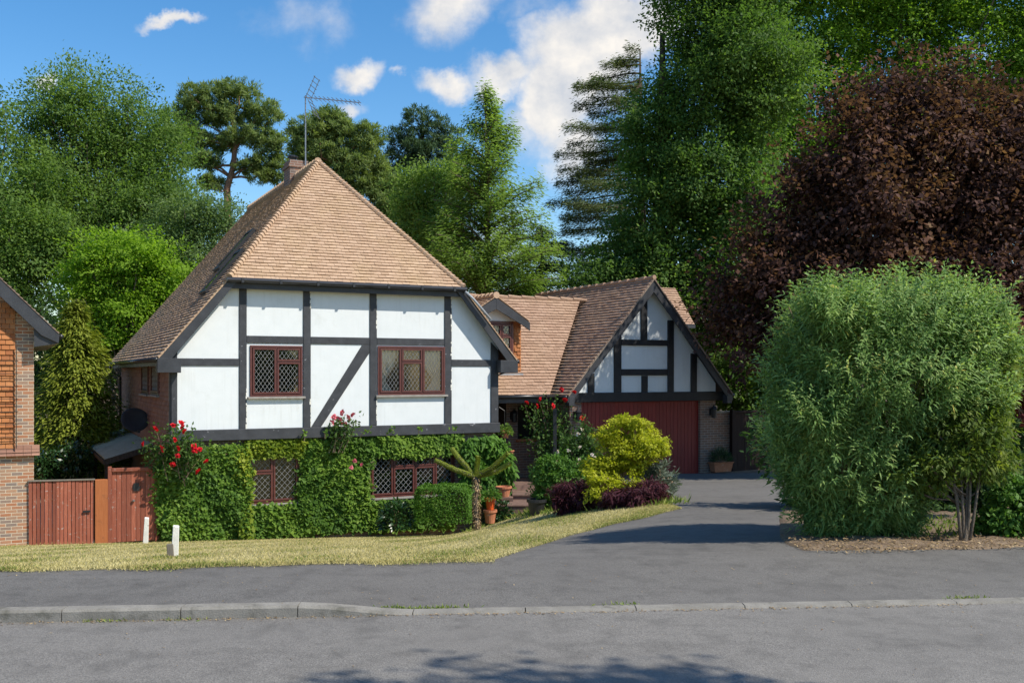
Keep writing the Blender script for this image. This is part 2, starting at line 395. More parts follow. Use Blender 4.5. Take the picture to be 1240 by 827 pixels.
MAT['bark_pine'] = mottled('pine_bark', (.2,.11,.07), (.33,.2,.13), 6, .95, .8, .1, 30, (3,3,.8), bd=.03)
MAT['bark_dark'] = mottled('dark_bark', (.045,.035,.028), (.1,.08,.06), 6, .95, .8, .1, 30, (3,3,.8), bd=.03)
MAT['stem'] = mottled('pale_stem', (.2,.14,.09), (.3,.23,.16), 8, .9, .4, .1, 40)
def lm(name, a, b_, c, **k): MAT[name] = leafmat(name, [(.1, a), (.5, b_), (.9, c)], **k)
lm('lf_broad', (.07,.13,.028), (.115,.195,.042), (.185,.28,.06), trans=.45)
lm('lf_bright', (.12,.215,.018), (.185,.31,.025), (.26,.4,.04), trans=.5)
lm('lf_blue', (.075,.135,.045), (.12,.19,.065), (.18,.25,.09), trans=.4)
lm('lf_dark', (.03,.065,.02), (.05,.1,.03), (.085,.145,.042), trans=.35)
lm('lf_pine', (.1,.15,.045), (.155,.215,.065), (.23,.29,.095), trans=.4)
lm('lf_pine_dark', (.04,.08,.04), (.065,.115,.052), (.1,.15,.065), trans=.25)
lm('lf_redwood', (.11,.18,.04), (.16,.25,.055), (.23,.32,.075), trans=.5)
lm('lf_cedar', (.08,.12,.05), (.12,.155,.065), (.17,.2,.09), trans=.25)
lm('lf_lime', (.055,.115,.026), (.085,.16,.034), (.15,.235,.045), trans=.45)
lm('lf_oak', (.085,.165,.018), (.135,.245,.025), (.2,.32,.036), trans=.5)
MAT['lf_copper'] = leafmat('lf_copper', [(.1, (.045,.024,.024)), (.45, (.085,.044,.037)), (.8, (.17,.085,.053)), (.97, (.22,.15,.065))], trans=.35, tcol=1.4, rough=.65, spec=.12)
MAT['lf_buddleia'] = leafmat('lf_buddleia', [(.05, (.095,.165,.05)), (.4, (.17,.275,.085)), (.7, (.245,.35,.11)), (.9, (.33,.42,.14)), (.985, (.45,.38,.09))], trans=.35, rough=.5)
lm('lf_small', (.06,.1,.018), (.1,.15,.025), (.2,.24,.04), trans=.4)
lm('lf_low', (.05,.12,.02), (.085,.18,.03), (.13,.24,.05), trans=.35)
lm('lf_gold', (.1,.14,.02), (.17,.21,.025), (.27,.3,.04), trans=.3)
lm('lf_ivy', (.055,.12,.02), (.1,.19,.026), (.18,.28,.04), trans=.35)
lm('lf_ivy_lime', (.1,.16,.015), (.17,.23,.02), (.27,.31,.03), trans=.35)
lm('lf_rose', (.035,.075,.02), (.06,.12,.025), (.1,.17,.04), trans=.3)
lm('lf_box', (.045,.115,.014), (.08,.175,.02), (.12,.24,.03), trans=.3)
lm('lf_laurel', (.012,.04,.012), (.022,.06,.016), (.04,.09,.022), trans=.15, rough=.3, spec=.5)
lm('lf_acer', (.2,.24,.016), (.34,.36,.022), (.5,.5,.06), trans=.45)
lm('lf_purple', (.04,.012,.018), (.07,.02,.03), (.11,.035,.045), trans=.3)
lm('lf_red', (.12,.025,.025), (.2,.045,.04), (.28,.08,.06), trans=.35)
lm('lf_grey', (.09,.12,.09), (.14,.17,.13), (.2,.23,.18), trans=.2)
lm('lf_puzzle', (.17,.22,.035), (.25,.3,.05), (.34,.38,.09), trans=.3)
lm('lf_dry', (.14,.085,.045), (.26,.175,.09), (.44,.33,.18), trans=.1)
lm('lf_grass', (.27,.25,.08), (.44,.38,.15), (.56,.49,.24), trans=.2, tcol=1.1)
lm('lf_weed', (.1,.16,.03), (.17,.23,.04), (.3,.33,.08), trans=.3)
lm('petal_red', (.45,.006,.014), (.6,.012,.025), (.72,.03,.04), trans=.3, tcol=1.1)
lm('petal_pink', (.55,.09,.14), (.65,.14,.2), (.75,.3,.34), trans=.3, tcol=1.1)
lm('petal_pale', (.6,.5,.48), (.7,.62,.6), (.78,.74,.7), trans=.3, tcol=1.1)

# ------------------------------------------------------------------ leaf geometry (numpy)
def unit(a): return a / np.maximum(np.linalg.norm(a, axis=-1, keepdims=True), 1e-9)
def rvec(n): return unit(rng.normal(size=(n, 3)))
def leaf_object(name, P, N, A, Ln, Wd, mat, parent, origin, tint=None, curved=False, droop=0.0, fold=.12):
    n = len(P); P = np.asarray(P, float) - np.asarray(origin, float)
    A = unit(A); N = unit(N - A * (N * A).sum(1, keepdims=True)); S = np.cross(N, A)
    Ln = np.broadcast_to(Ln, (n,))[:, None]; Wd = np.broadcast_to(Wd, (n,))[:, None]
    if curved:
        dz = np.array([0, 0, -1.0])
        def q(f, w): return P + A * Ln * f + dz * (droop * Ln * f * f) + S * (Wd * w) + N * (abs(w) * Wd * fold)
        vs = np.stack([q(0, 0), q(.3, .5), q(.3, -.5), q(.68, .4), q(.68, -.4), q(1, 0)], 1)
        idx = np.array([0, 2, 1,  1, 2, 4, 3,  3, 4, 5]); starts = np.array([0, 3, 7]); k = 6
    else:
        vs = np.stack([P, P + A * Ln * .45 - S * Wd * .5 + N * Wd * fold, P + A * Ln, P + A * Ln * .45 + S * Wd * .5 + N * Wd * fold], 1)
        idx = np.array([0, 1, 2, 3]); starts = np.array([0]); k = 4
    me = bpy.data.meshes.new(name)
    me.vertices.add(n * k); me.vertices.foreach_set('co', vs.reshape(-1).astype(np.float32))
    me.loops.add(n * len(idx)); me.loops.foreach_set('vertex_index', (np.arange(n)[:, None] * k + idx[None]).reshape(-1).astype(np.int32))
    me.polygons.add(n * len(starts)); me.polygons.foreach_set('loop_start', (np.arange(n)[:, None] * len(idx) + starts[None]).reshape(-1).astype(np.int32))
    me.update(calc_edges=True)
    a = me.attributes.new('tint', 'FLOAT', 'POINT')
    t = np.full(n, .5) if tint is None else np.asarray(tint)
    a.data.foreach_set('value', np.repeat(t, k).astype(np.float32))
    me.materials.append(mat)
    o = bpy.data.objects.new(name, me); COL.objects.link(o)
    if parent is not None: o.parent = parent
    return o

def blob_clusters(blobs, n, rmin=.72, inner=.12, keep=.72):
    """cluster centres on the shells of ellipsoids: (positions, outward)"""
    C = np.array([b[0] for b in blobs], float); Rr = np.array([b[1] for b in blobs], float)
    wgt = (Rr[:, 0] * Rr[:, 2] + Rr[:, 0] * Rr[:, 1] + Rr[:, 1] * Rr[:, 2]); wgt /= wgt.sum()
    P = []; O = []; got = 0
    while got < n:
        m = n * 2; bi = rng.choice(len(blobs), m, p=wgt); d = rvec(m)
        rr = np.where(rng.random(m) < inner, rng.uniform(.2, rmin, m), rng.uniform(rmin, 1.05, m))
        p = C[bi] + d * Rr[bi] * rr[:, None]
        ok = np.ones(m, bool)
        for j in range(len(blobs)):
            q = np.linalg.norm((p - C[j]) / Rr[j], axis=1)
            ok &= ~((q < keep) & (bi != j) & (rng.random(m) < .9))
        p = p[ok]; d = d[ok]; P.append(p); O.append(d); got += len(p)
    return np.concatenate(P)[:n], np.concatenate(O)[:n]

def crown_leaves(blobs, ncl, per, rc, ll, lw, up=.6, out=.5, rnd=.7, droop=.25, flat=.65, inner=.12, rmin=.72, tuft=False, spray=1.5, rise=0.0):
    cp, co = blob_clusters(blobs, ncl, rmin, inner)
    ct = np.clip(rng.normal(.5, .22, ncl), 0, 1)
    ci = np.repeat(np.arange(ncl), per); n = len(ci)
    off = rng.normal(size=(n, 3)) * (.55 if not tuft else .25) * rc; off[:, 2] *= flat
    if not tuft:
        sd = unit(co * .9 + rvec(ncl) * .75 + np.array([0, 0, .1 - droop * .4 + rise])); x = rng.random(n)
        off = off * (.75 - .3 * x)[:, None] + sd[ci] * ((x - .35) * rc * spray)[:, None]; off[:, 2] -= droop * .35 * rc * x * x
    P = cp[ci] + off; O = co[ci]
    N = unit(O * out + np.array([0, 0, up]) + (rvec(ncl) * .45)[ci] + rvec(n) * rnd * .42)
    A = rvec(n) + O * .5 + np.array([0, 0, -droop]) + unit(off) * .5
    if tuft: A = rvec(n) + O * .4 + np.array([0, 0, .35])
    sz = rng.uniform(.65, 1.25, n)
    return P, N, A, ll * sz, lw * sz, ct[ci], cp

def lumpy(blobs, n=13, lo=.24, hi=.44, gap=.0, core=.7):
    out = []
    for c, r in blobs:
        out.append((c, r * core))
        for i in range(n):
            if random.random() < gap: continue
            d = rvec(1)[0]; d[2] = d[2] * .9 + .12
            q = random.uniform(lo, hi); out.append((c + d * r * random.uniform(.62, 1.0), np.array([r[0], r[1], r[2] * .8]) * q * 1.12))
    return out
def to_blobs(lst, D):
    out = []
    for b in lst:
        px, py, rx, ry = b[:4]; d = D + (b[4] if len(b) > 4 else 0.0)
        k = d / F
        out.append((np.array(at(px, py, d)), np.array([rx * k, max(rx, ry) * k * .8, ry * k])))
    return out

def limb_paths(mb, base, top, r0, targets, n_seg=5, wig=.25, twig=.03, split=.35):
    """trunk from base to top and limbs from along the trunk to the targets, one mesh"""
    base = Vector(base); top = Vector(top); H = (top - base).length
    pts = [base.lerp(top, i / 8) + Vector((random.uniform(-1, 1), random.uniform(-1, 1), 0)) * wig * (i > 0) * H * .03 for i in range(9)]
    mb.tube([pts[0] + Vector((0, 0, -.3))] + pts, [r0 * 1.35] + [r0 * (1 - .8 * i / 8) * (1.15 if i == 0 else 1) for i in range(9)], 8)
    for t in targets:
        t = Vector(t); h = (t.z - base.z) / max(H, .1)
        f = max(.12, min(.95, h * random.uniform(.55, .8) - split * .2))
        a = pts[int(f * 8)].lerp(pts[min(8, int(f * 8) + 1)], f * 8 - int(f * 8))
        L = (t - a).length; r = r0 * (1 - .8 * f) * .5
        r = min(r, L * .03 + .015)
        p = []
        for i in range(n_seg + 1):
            x = i / n_seg; q = a.lerp(t, x); q.z += math.sin(x * math.pi) * -.06 * L
            if 0 < i < n_seg: q += Vector((random.uniform(-1, 1), random.uniform(-1, 1), random.uniform(-1, 1))) * L * .045
            p.append(q)
        mb.tube(p, [r + (twig * .5 - r) * (i / n_seg) for i in range(n_seg + 1)], 5)

def leafy_tree(name, label, base, top, r0, blobs, ncl, per, rc, ll, lw, mat, bark='bark', nlimb=40, group=None, cat='tree', lump=13, gap=.12, core=.7, lo=.24, hi=.44, **k):
    base = Vector(base); t = empty(name, base, label, cat, group=group)
    if lump: blobs = lumpy(blobs, lump, lo, hi, gap, core)
    P, N, A, L, Wd, ct, cp = crown_leaves(blobs, ncl, per, rc, ll, lw, **k)
    leaf_object('crown', P, N, A, L, Wd, MAT[mat], t, base, ct)
    mb = MB(); sel = cp[rng.choice(len(cp), min(nlimb, len(cp)), replace=False)]
    limb_paths(mb, (0, 0, 0), Vector(top) - base, r0, [Vector(q) - base for q in sel])
    mb.build('trunk', MAT[bark], t, smooth=True)
    return t

# ------------------------------------------------------------------ roof tiles
def clip(poly, a, b, c):
    """keep a*x+b*y+c >= 0"""
    out = []
    for i in range(len(poly)):
        p = poly[i]; q = poly[(i + 1) % len(poly)]
        dp = a*p[0]+b*p[1]+c; dq = a*q[0]+b*q[1]+c
        if dp >= 0: out.append(p)
        if (dp >= 0) != (dq >= 0):
            t = dp / (dp - dq); out.append((p[0]+(q[0]-p[0])*t, p[1]+(q[1]-p[1])*t))
    return out
def tile_slope(mb, poly, gauge=.115, tw=.2, th=.028, lift=.01, holes=()):
    """cover the planar convex polygon (first edge = eave) with courses of lapped tiles"""
    p = [Vector(q) for q in poly]; e = (p[1] - p[0]).normalized()
    n = None
    for i in range(2, len(p)):
        n = (p[1] - p[0]).cross(p[i] - p[0])
        if n.length > 1e-4: break
    n.normalize()
    if n.z < 0: n = -n
    up = n.cross(e)
    if up.z < 0: up = -up
    o = p[0]; q = [((x - o).dot(e), (x - o).dot(up)) for x in p]
    area = sum(q[i][0]*q[(i+1)%len(q)][1]-q[(i+1)%len(q)][0]*q[i][1] for i in range(len(q)))
    if area < 0: q = q[::-1]
    mb.add([o + e*x + up*y - n*.004 for x, y in q], [tuple(range(len(q)))])
    umin = min(x for x, _ in q); umax = max(x for x, _ in q); vmax = max(y for _, y in q); vmin = min(y for _, y in q)
    nc = int((vmax - vmin) / gauge) + 1
    for r in range(nc):
        v0 = vmin + r * gauge; v1 = v0 + gauge * 1.06
        wob = random.uniform(-.006, .006)
        for c in range(int((umin) / tw) - 2, int(umax / tw) + 2):
            u0 = c * tw + (tw / 2 if r % 2 else 0) + .003; u1 = u0 + tw - .006
            dv = random.uniform(-.007, .007) + wob
            cell = [(u0, v0 + dv), (u1, v0 + dv + random.uniform(-.003, .003)), (u1, v1), (u0, v1)]
            if any(hx0 < (u0+u1)/2 < hx1 and hy0 < (v0+v1)/2 < hy1 for hx0, hx1, hy0, hy1 in holes): continue
            for i in range(len(q)):
                a = q[i]; b = q[(i + 1) % len(q)]; nx, ny = -(b[1]-a[1]), b[0]-a[0]
                l = math.hypot(nx, ny)
                if l < 1e-6: continue
                if i == 0 and r == 0: continue
                cell = clip(cell, nx/l, ny/l, -(nx*a[0]+ny*a[1])/l)
                if len(cell) < 3: break
            if len(cell) < 3: continue
            t0 = th * random.uniform(.8, 1.25)
            def h(v): return lift * .3 + t0 * (1 - (v - v0) / (v1 - v0)) * 1.0
            topv = [o + e*x + up*y + n*h(y) for x, y in cell]; bot = [o + e*x + up*y + n*0.0 for x, y in cell]
            k = len(cell)
            mb.add(topv + bot, [tuple(range(k))] + [(i, k+i, k+(i+1)%k, (i+1)%k) for i in range(k)])
def hip_tiles(mb, a, b, r=.1, step=.2):
    a = Vector(a); b = Vector(b); L = (b - a).length; n = int(L / step); d = (b - a) / n
    for i in range(n):
        p = a + d * i; q = a + d * (i + 1.12)
        mb.tube([p + Vector((0, 0, .035 + random.uniform(-.004, .004))), q + Vector((0, 0, .012))], [r, r * .72], 8)

# ------------------------------------------------------------------ windows (front-facing, local x along wall, y into wall)
def window(parent, s0, s1, z0, z1, t, lights, M=None, sill=True, fw=.05, room=True, curtains=(), dx=.105, dz=.15, depth=.07):
    """lights: list of (x0,x1,z0,z1) as fractions; a casement frame, pane and leaded lattice in each"""
    fr = MB(); fr.box(s0, s1, t - .035, t + depth, z0, z0 + fw).box(s0, s1, t - .035, t + depth, z1 - fw, z1)
    fr.box(s0, s0 + fw, t - .035, t + depth, z0 + fw, z1 - fw).box(s1 - fw, s1, t - .035, t + depth, z0 + fw, z1 - fw)
    wobj = fr.build('window', MAT['frame'], parent, M, bevel=.004)
    W_, H_ = s1 - s0 - 2 * fw, z1 - z0 - 2 * fw
    pane = MB(); lat = MB(); cas = MB()
    for (a, b, c, d) in lights:
        x0 = s0 + fw + a * W_; x1 = s0 + fw + b * W_; y0 = z0 + fw + c * H_; y1 = z0 + fw + d * H_
        m = .012; q = .045
        x0 += m; x1 -= m; y0 += m; y1 -= m
        cas.box(x0, x1, t - .05, t + .03, y0, y0 + q).box(x0, x1, t - .05, t + .03, y1 - q, y1)
        cas.box(x0, x0 + q, t - .05, t + .03, y0 + q, y1 - q).box(x1 - q, x1, t - .05, t + .03, y0 + q, y1 - q)
        # mullion fillers
        X0, X1, Y0, Y1 = x0 + q, x1 - q, y0 + q, y1 - q
        pane.add([(X0, t - .002, Y0), (X1, t - .002, Y0), (X1, t - .002, Y1), (X0, t - .002, Y1)], [(0, 1, 2, 3)])
        k = dz / dx
        for sg in (1, -1):
            i0 = int(math.floor((Y0 - k * X1 if sg > 0 else Y0 + k * X0) / dz)) - 2; i1 = int(math.ceil((Y1 - k * X0 if sg > 0 else Y1 + k * X1) / dz)) + 2
            for i in range(i0, i1):
                cc = i * dz
                pts = []
                for X in (X0, X1):
                    z = sg * k * X + cc
                    if Y0 <= z <= Y1: pts.append((X, z))
                for z in (Y0, Y1):
                    X = (z - cc) / (sg * k)
                    if X0 < X < X1: pts.append((X, z))
                if len(pts) >= 2:
                    (ax, az), (bx_, bz_) = pts[0], pts[1]
                    if math.hypot(ax - bx_, az - bz_) > .02:
                        lat.bar((ax, t - .009, az), (bx_, t - .009, bz_), .013, .006, (0, 1, 0)) if False else lat.bar((ax, t - .0095 - .002 * sg, az), (bx_, t - .0095 - .002 * sg, bz_), .005, .013, (0, 1, 0))
    # solid filler board behind casements so gaps between lights read as mullions
    xs = sorted({l[0] for l in lights} | {l[1] for l in lights})
    for x in xs[1:-1]:
        X = s0 + fw + x * W_; cas.box(X - .014, X + .014, t - .03, t + .05, z0 + fw, z1 - fw)
    for (a, b, c, d) in lights:
        if c > 0:
            Y = z0 + fw + c * H_; cas.box(s0 + fw + a * W_ + .014, s0 + fw + b * W_ - .014, t - .028, t + .048, Y - .014, Y + .014)
    cas.build('casement', MAT['frame'], wobj, M, bevel=.003); pane.build('pane', MAT['glass'], wobj, M); lat.build('lattice', MAT['lead'], wobj, M)
    if sill:
        MB().box(s0 - .06, s1 + .06, t - .1, t + .05, z0 - .055, z0 - .003).build('sill', MAT['sill'], wobj, M, bevel=.005)
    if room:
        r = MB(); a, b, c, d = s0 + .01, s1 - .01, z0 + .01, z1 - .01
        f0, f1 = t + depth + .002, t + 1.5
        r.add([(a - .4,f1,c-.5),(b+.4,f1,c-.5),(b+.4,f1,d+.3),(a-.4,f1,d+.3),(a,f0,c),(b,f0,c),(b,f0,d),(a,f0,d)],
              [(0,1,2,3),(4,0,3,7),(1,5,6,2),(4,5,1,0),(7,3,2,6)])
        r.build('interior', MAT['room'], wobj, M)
    for (a, b, gather) in curtains:
        cm = MB(); X0 = s0 + a * (s1 - s0); X1 = s0 + b * (s1 - s0); nx, nzz = 28, 12; vs = []; f = []
        for j in range(nzz + 1):
            v = j / nzz; sq = 1 - .55 * math.exp(-((v - .3) / .25) ** 2)
            for i in range(nx + 1):
                u = i / nx
                xx = (X0 + (X1 - X0) * u * sq) if gather < 0 else (X1 - (X1 - X0) * (1 - u) * sq)
                vs.append((xx, t + .16 + .03 * math.sin(u * 40), z0 + .05 + (z1 - z0 - .1) * v))
        for j in range(nzz):
            for i in range(nx): q = j*(nx+1)+i; f.append((q, q+1, q+nx+2, q+nx+1))
        cm.add(vs, f).build('curtain', MAT['curtain'], wobj, M, smooth=True)
    return wobj

# ================================================================== GROUND
def grid_sheet(name, mat, xs, yf, nv, dz, kind='structure', parent=None, pw=1.0, skirt=0.0):
    """rows of verts at x in xs, y between yf(x)=(y0,y1), draped on g"""
    vs = []; f = []
    for x in xs:
        y0, y1 = yf(x)
        for j in range(nv + 1):
            y = y0 + (y1 - y0) * (j / nv) ** pw; vs.append((x, y, gz(x, y) + dz - (skirt if j == 0 else 0)))
    for i in range(len(xs) - 1):
        for j in range(nv): a = i*(nv+1)+j; f.append((a, a+nv+1, a+nv+2, a+1))
    o = MB().add(vs, f).build(name, mat, None, smooth=True); return tag(o, kind=kind)

xs = list(np.concatenate([[-900, -400, -150, -80, -45], np.arange(-30, 30.1, 1.0), [45, 80, 150, 400, 900]]))
ys = list(np.concatenate([np.arange(-20, 8, 2.0), np.arange(10.6, 31, .7), [33, 38, 45, 60, 90, 150, 400, 1500]]))
vs = []; f = []
for x in xs:
    for y in ys:
        xx = min(max(x, -14), 14)
        z = gz(xx, max(y, Yp(xx) + .02)) - .05
        if y < 9.5: z = 1.9
        vs.append((x, y, z))
ny = len(ys)
for i in range(len(xs) - 1):
    for j in range(ny - 1): a = i*ny+j; f.append((a, a+ny, a+ny+1, a+1))
tag(MB().add(vs, f).build('ground', MAT['soil'], None, smooth=True), kind='structure')

XR = np.linspace(-30, 30, 121)
grid_sheet('road', MAT['road'], XR, lambda x: (-8.0, Yk(x) + .004), 12, 0.0)
grid_sheet('pavement', MAT['pave'], np.linspace(-30, 30, 241), lambda x: (Yk(x) + .122, Yp(x) + .25), 12, -.002)
# driveway
dl = [(G(600, 676).x, G(600, 676).y)] + [(G(px, py).x, G(px, py).y) for px, py in ((640, 664), (690, 648), (740, 635), (790, 624), (824, 616))]
dl = sorted(dl, key=lambda q: q[1])
DLY = [Yp(dl[0][0])] + [q[1] for q in dl] + [19.0, 22.0, 29.6]; DLX = [dl[0][0] - .05] + [q[0] for q in dl] + [2.55, 2.2, 1.9]
order = np.argsort(DLY); DLY = np.array(DLY)[order]; DLX = np.array(DLX)[order]
def DL(y): return float(np.interp(y, DLY, DLX))
def DR(y): return float(np.interp(y, [9.5, 10.6, 11.2, 12, 15, 20, 30.5], [3.3, 3.1, 3.05, 3.2, 4.0, 5.6, 8.2]))
vs = []; f = []
ysd = np.linspace(9.9, 30.2, 90)
for y in ysd:
    for i in range(25):
        x0, x1 = DL(y), DR(y) + .4; x = x0 + (x1 - x0) * i / 24
        yy = max(y, Yp(x) + .1)
        vs.append((x, yy, gz(x, yy) + (.003 if y > yy - .01 and y > Yp(x) + .25 else -.012)))
for j in range(len(ysd) - 1):
    for i in range(24): a = j*25+i; f.append((a, a+1, a+26, a+25))
tag(MB().add(vs, f).build('driveway', MAT['pave'], None, smooth=True), kind='structure')

# kerb stones
kb = MB(); x = -1.72 - .915 * 8
def kerb_piece(x0, x1):
    n = 4; vs = []
    for i in range(n + 1):
        xx = x0 + .004 + (x1 - x0 - .008) * i / n; y = Yk(xx); zt = kerbtop(xx) + .004; j = random.uniform(-.002, .002)
        vs += [(xx, y, 1.9), (xx, y + .003, zt - .02), (xx, y + .018, zt + j), (xx, y + .125, zt + .002 + j), (xx, y + .125, 1.9)]
    fs_ = []
    for i in range(n):
        for k in range(4): a = i*5+k; fs_.append((a, a+5, a+6, a+1))
    fs_ += [(0, 1, 2, 3, 4), tuple(n*5 + q for q in (4, 3, 2, 1, 0))]
    kb.add(vs, fs_)
while x < 12:
    kerb_piece(x, x + .915); x += .915
kerb = tag(kb.build('kerb', MAT['kerb'], None), kind='structure')

# lawn
def lawn_y(x):
    if x <= dl[0][0]: y0 = Yp(x)
    else: y0 = float(np.interp(x, [q[0] for q in dl], [q[1] for q in dl]))
    y1 = min(28.5, 17.5 + max(0, 2.93 - x) * 2.4)
    return y0, max(y0 + .02, y1)
LX = np.linspace(-14, dl[-1][0], 120)
def lawn_y2(x):
    a, b = lawn_y(x); return a + .09 * math.sin(x * 4.1) * math.sin(x * 1.7 + 1) + .025 * math.sin(x * 11), b
lawn = grid_sheet('lawn', MAT['lawn'], np.linspace(-14, dl[-1][0], 300), lawn_y2, 40, .012, pw=2.0, skirt=.02)
# grass blades of the dry lawn (stuff)
n = 130000
gx = rng.uniform(-13.5, dl[-1][0], n); y01 = np.array([lawn_y(v) for v in np.linspace(-13.5, dl[-1][0], 400)])
gi = ((gx + 13.5) / (dl[-1][0] + 13.5) * 399).astype(int)
gy = y01[gi, 0] + rng.normal(0, .035, n) + (y01[gi, 1] - y01[gi, 0]) * rng.random(n) ** 1.5
ne = 22000; ex = rng.uniform(-13.5, dl[-1][0], ne); ei = ((ex + 13.5) / (dl[-1][0] + 13.5) * 399).astype(int); gx = np.concatenate([gx, ex]); gy = np.concatenate([gy, y01[ei, 0] + rng.normal(.0, .06, ne) + .09 * np.sin(ex * 4.1) * np.sin(ex * 1.7 + 1)])
okk = gy < 26; gx = gx[okk]; gy = gy[okk]; n = len(gx)
GP = np.stack([gx, gy, g(gx, gy) + .008], 1)
A = rvec(n) * np.array([.75, .75, .2]) + np.array([0, 0, .75])
ph = rng.uniform(0, 6.28, (10, 2)); kx = rng.uniform(.4, 4.5, 10) * rng.choice([-1, 1], 10); ky = rng.uniform(.3, 2.5, 10)
patch = np.clip(.5 + sum(np.sin(kx[i_] * gx + ky[i_] * gy + ph[i_, 0]) / (1 + .35 * i_) for i_ in range(10)) * .2, 0, 1)
tag(leaf_object('grass', GP, rvec(n), A, rng.uniform(.018, .045, n), rng.uniform(.005, .01, n), MAT['lf_grass'], None, (0,0,0), np.clip(rng.normal(.1, .12, n) + .85 * patch, 0, 1)), kind='stuff')
sel = (rng.random(n) < np.clip((.5 - patch) * 1.1 + .14 * (gx > -.5) + .02, 0, .5)); GQ = GP[sel]; n = len(GQ)
tag(leaf_object('green_grass', GQ + rng.normal(0, .01, (n, 3)) * np.array([1, 1, 0]), rvec(n), rvec(n) * .7 + np.array([0, 0, .8]), rng.uniform(.02, .05, n), rng.uniform(.006, .011, n), MAT['lf_weed'], None, (0, 0, 0), rng.random(n) * .8), kind='stuff')
# bed of bare soil under the big bush
def bed_y(x): return (Yp(x) + .06 + .5 * max(0, 3.5 - x) ** 1.5 * 1.6 - (.02 if x > 3.6 else 0) + .05 * math.sin(x * 3), 24.0)
vs = []; f = []
bys = np.linspace(10.3, 24, 70)
for y in bys:
    x0 = DR(y)
    for i in range(31):
        x = x0 + (15 - x0) * (i / 30) ** 1.6; yy = max(y, Yp(x) + .08 * math.sin(x * 2.3) + .07); e = min(1, min(i / 4, (yy - Yp(x)) / .5))
        vs.append((x, yy, gz(x, yy) + (.013 if i > 0 and y > yy - .001 else -.03) + e * (.03 + .03 * math.sin(x * 5 + yy * 3) * math.sin(yy * 4.3))))
for i in range(len(bys) - 1):
    for j in range(30): a = i*31+j; f.append((a, a+1, a+32, a+31))
tag(MB().add(vs, f).build('soil', MAT['soil'], None, smooth=True), kind='structure')
n = 3600
lx = rng.uniform(3.1, 9, n); ly = np.array([bed_y(v)[0] for v in lx]) + np.abs(rng.normal(-.03, .55, n)) * 1.0 - .12
tag(leaf_object('fallen_leaves', np.stack([lx, ly, g(lx, ly) + .055 * np.clip((ly - np.array([bed_y(v)[0] for v in lx])) * 2, .25, 1) + rng.uniform(0, .02, n)], 1), np.array([0,0,1.0]) + rvec(n) * .5, rvec(n) * np.array([1,1,.25]),
    rng.uniform(.02, .055, n), rng.uniform(.01, .022, n), MAT['lf_dry'], None, (0,0,0), rng.random(n)), kind='stuff')
# debris along the kerb channel and weeds in the joints
n = 900
lx = rng.uniform(-6, 4, n); ly = Yk(lx) - np.abs(rng.normal(0, .035, n)) - .004
tag(leaf_object('gutter_debris', np.stack([lx, ly, g(lx, ly) + .006], 1), np.array([0,0,1.0]) + rvec(n) * .4, rvec(n) * np.array([1,1,.2]), rng.uniform(.01, .035, n), rng.uniform(.005, .014, n), MAT['lf_dry'], None, (0,0,0), rng.random(n)), kind='stuff')
n = 420
lx = rng.uniform(-5, 6, n); ly = rng.uniform(6.3, 11, n); ly = np.where(ly > Yp(lx), rng.uniform(8.3, 9.6, n), ly)
tag(leaf_object('leaf_litter', np.stack([lx, ly, g(lx, ly) + .006], 1), np.array([0,0,1.0]) + rvec(n) * .3, rvec(n) * np.array([1,1,.15]), rng.uniform(.008, .03, n), rng.uniform(.004, .014, n), MAT['lf_dry'], None, (0,0,0), rng.random(n)), kind='stuff')
n = 450
cx_ = rng.choice([-3.25, -2.6, -.95, -.62, -.5, 3.9, .9], n, p=[.12,.1,.2,.2,.15,.13,.1]); lx = cx_ + rng.normal(0, .1, n); ly = Yk(lx) + np.where(cx_ > -1, .13, -.01) + np.abs(rng.normal(0, .02, n)) * np.where(cx_ > -1, 1, -1)
tag(leaf_object('kerb_weeds', np.stack([lx, ly, np.maximum(g(lx, ly), 2.04)], 1), rvec(n), rvec(n) * .8 + np.array([0,0,.6]), rng.uniform(.02, .05, n), rng.uniform(.006, .012, n), MAT['lf_weed'], None, (0,0,0), rng.random(n)), kind='stuff')

# ================================================================== MAIN HOUSE
house = empty('tudor_house', P0, 'black and white timbered house with steep tiled hipped roof and ivy around its lower windows', 'house', TH)
RS, RZ, PT = 4.35, 9.93, 1.19           # ridge s, ridge z, pitch (tan)
ZE = 6.28; SE = RS - (RZ - ZE) / PT     # hip eave
EL = -.32; ZL = RZ - PT * (RS - EL)     # side eaves
T0, TA, TB = -.3, 2.85, 11.9            # verge plane, hip apex, back
def mir(p): return (2 * RS - p[0], p[1], p[2])
roof = MB()
hip = [(SE, T0 - .03, ZE), (2*RS - SE, T0 - .03, ZE), (RS, TA, RZ)]
tile_slope(roof, hip)
left = [(EL, TB, ZL), (EL, T0, ZL), (SE, T0, ZE), (RS, TA, RZ), (RS, TB, RZ)]
tile_slope(roof, left)
tile_slope(roof, [mir(p) for p in left], tw=.4)
roofo = roof.build('roof', MAT['tiles'], house)
hm = MB(); hip_tiles(hm, hip[0], hip[2], .085, .125); hip_tiles(hm, hip[1], hip[2], .085, .125); hip_tiles(hm, (RS, TA, RZ), (RS, TB, RZ), .11, .3)
hm.build('ridge_tiles', MAT['tiles'], roofo, smooth=False)
